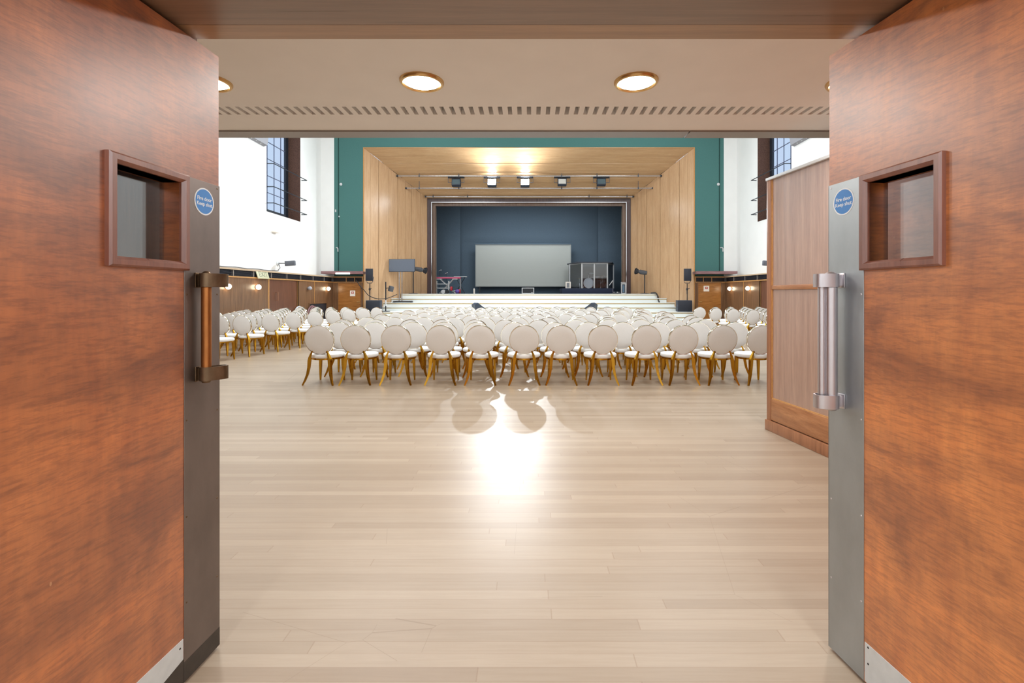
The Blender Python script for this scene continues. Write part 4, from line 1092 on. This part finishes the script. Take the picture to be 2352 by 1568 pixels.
# pale monitor box on the riser, flight case and pedal boards at right
X0, X1 = ax(1299, 26.9), ax(1311, 26.9)
t = thing('monitor_speaker', 'small white speaker standing on the platform edge left of the booth', 'speaker', ((X0+X1)/2, 26.95, zp+.002))
MB().box(X0, 26.85, zp+.002, X1, 27.05, az(647, 26.9), .01).build('cabinet', m_paper, t)
MB().box(X0+.06, 26.842, zp+.05, X1-.08, 26.85, az(649.5, 26.9)).build('grille', m_grey, t)
X0, X1 = ax(1427, 25.9), ax(1437.5, 25.9); zf = az(648.5, 25.9)
t = thing('flight_case', 'small upright silver edged case at the right stage frame', 'case', ((X0+X1)/2, 26.0, zs))
MB().box(X0, 25.92, zs, X1, 26.15, zf-.05, .02).build('body', m_dgrey, t)
MB().frame((X0-.005, zs, X1+.005, zf-.04), (X0+.04, zs+.05, X1-.04, zf-.1), 25.9, 25.93).build('edging', m_lgrey, t)
MB().box(X0+.08, 25.912, zs+.08, X1-.08, 25.92, zf-.15).build('blue_panel', plain('case_panel', lin(92, 124, 150), .4), t)
MB().tube([(X0+.03, 26.0, zf-.05), (X0+.0, 26.0, zf), (X1, 26.0, zf), (X1-.03, 26.0, zf-.05)], .02, 8).build('handle', m_lgrey, t)
X = ax(1416, 25.95)
t = thing('pedal_board', 'cluttered pedal board on the stage floor by the frame', 'pedal board', (X, 26.0, zs))
MB().box(X-.2, 25.85, zs, X+.2, 26.15, zs+.05, .01).build('tray', m_blk, t)
for k in range(4):
    MB().box(X-.18+k*.095, 25.88, zs+.05, X-.11+k*.095, 25.99, zs+.1, .008).build('pedal', (m_grey, m_blk2, m_lgrey, m_dgrey)[k], t)
t = thing('microphone_stand', 'low microphone on a short boom at the right end of the booth', 'microphone', (ax(1405, 26.5), 26.5, zs), group='microphone stands')
X = ax(1407.5, 26.5)
MB().cyl((X, 26.5, zs), (X, 26.5, az(643, 26.5)), .012, 8).build('pole', m_chrome, t)
MB().lathe([(0, 0), (.12, 0), (.12, .02), (0, .03)], 20, Matrix.Translation((X, 26.5, zs))).build('base', m_blk, t)
MB().tube([(X-.2, 26.45, az(655, 26.5)), (X, 26.45, az(644, 26.5))], [.02, .026], 10).build('microphone', m_lgrey, t)

# ------------------------------------------------------------------ light
def area(name, loc, rot, sx, sy, e, c=(1, 1, 1), spread=180):
    l = bpy.data.lights.new(name, 'AREA'); l.shape = 'RECTANGLE'; l.size = sx; l.size_y = sy; l.energy = e; l.color = c; l.spread = R(spread)
    o = bpy.data.objects.new(name, l); COL.objects.link(o); o.location = loc; o.rotation_euler = rot; return o
for x in (-5.2, 5.2):
    for y in (6.2, 11.5, 17.5): area('hall_fill', (x, y, ZH-.2), (0, 0, 0), 2.4, 2.4, 310, (.9, .96, 1))  # unseen ceiling fill, added to brighten the hall and chair backs
area('stage_fill', (0, 27.3, 6.2), (R(25), 0, 0), 7, .5, 120, (.9, .96, 1))  # unseen fill added to lift the stage back wall and screen
# the two lit floods
for p in FL:
    l = bpy.data.lights.new('flood_beam', 'SPOT'); l.energy = 1600; l.color = (.86, .94, 1); l.spot_size = R(170); l.spot_blend = .6; l.shadow_soft_size = .1
    o = bpy.data.objects.new('flood_beam', l); COL.objects.link(o); o.location = p+Vector((0, -.22, -.05)); o.rotation_euler = (R(90-22), 0, R(180))
# unseen fill lights added behind the viewer to light the door faces
for x in (-1.4, 1.4): area('foyer_fill', (x, -1.2, 3.05), (0, 0, 0), .9, .9, 105, (.88, .95, 1))
w = bpy.data.worlds.new('sky'); sc.world = w; w.use_nodes = True
bg = w.node_tree.nodes['Background']; bg.inputs['Color'].default_value = (.7, .82, 1, 1); bg.inputs['Strength'].default_value = 1.0
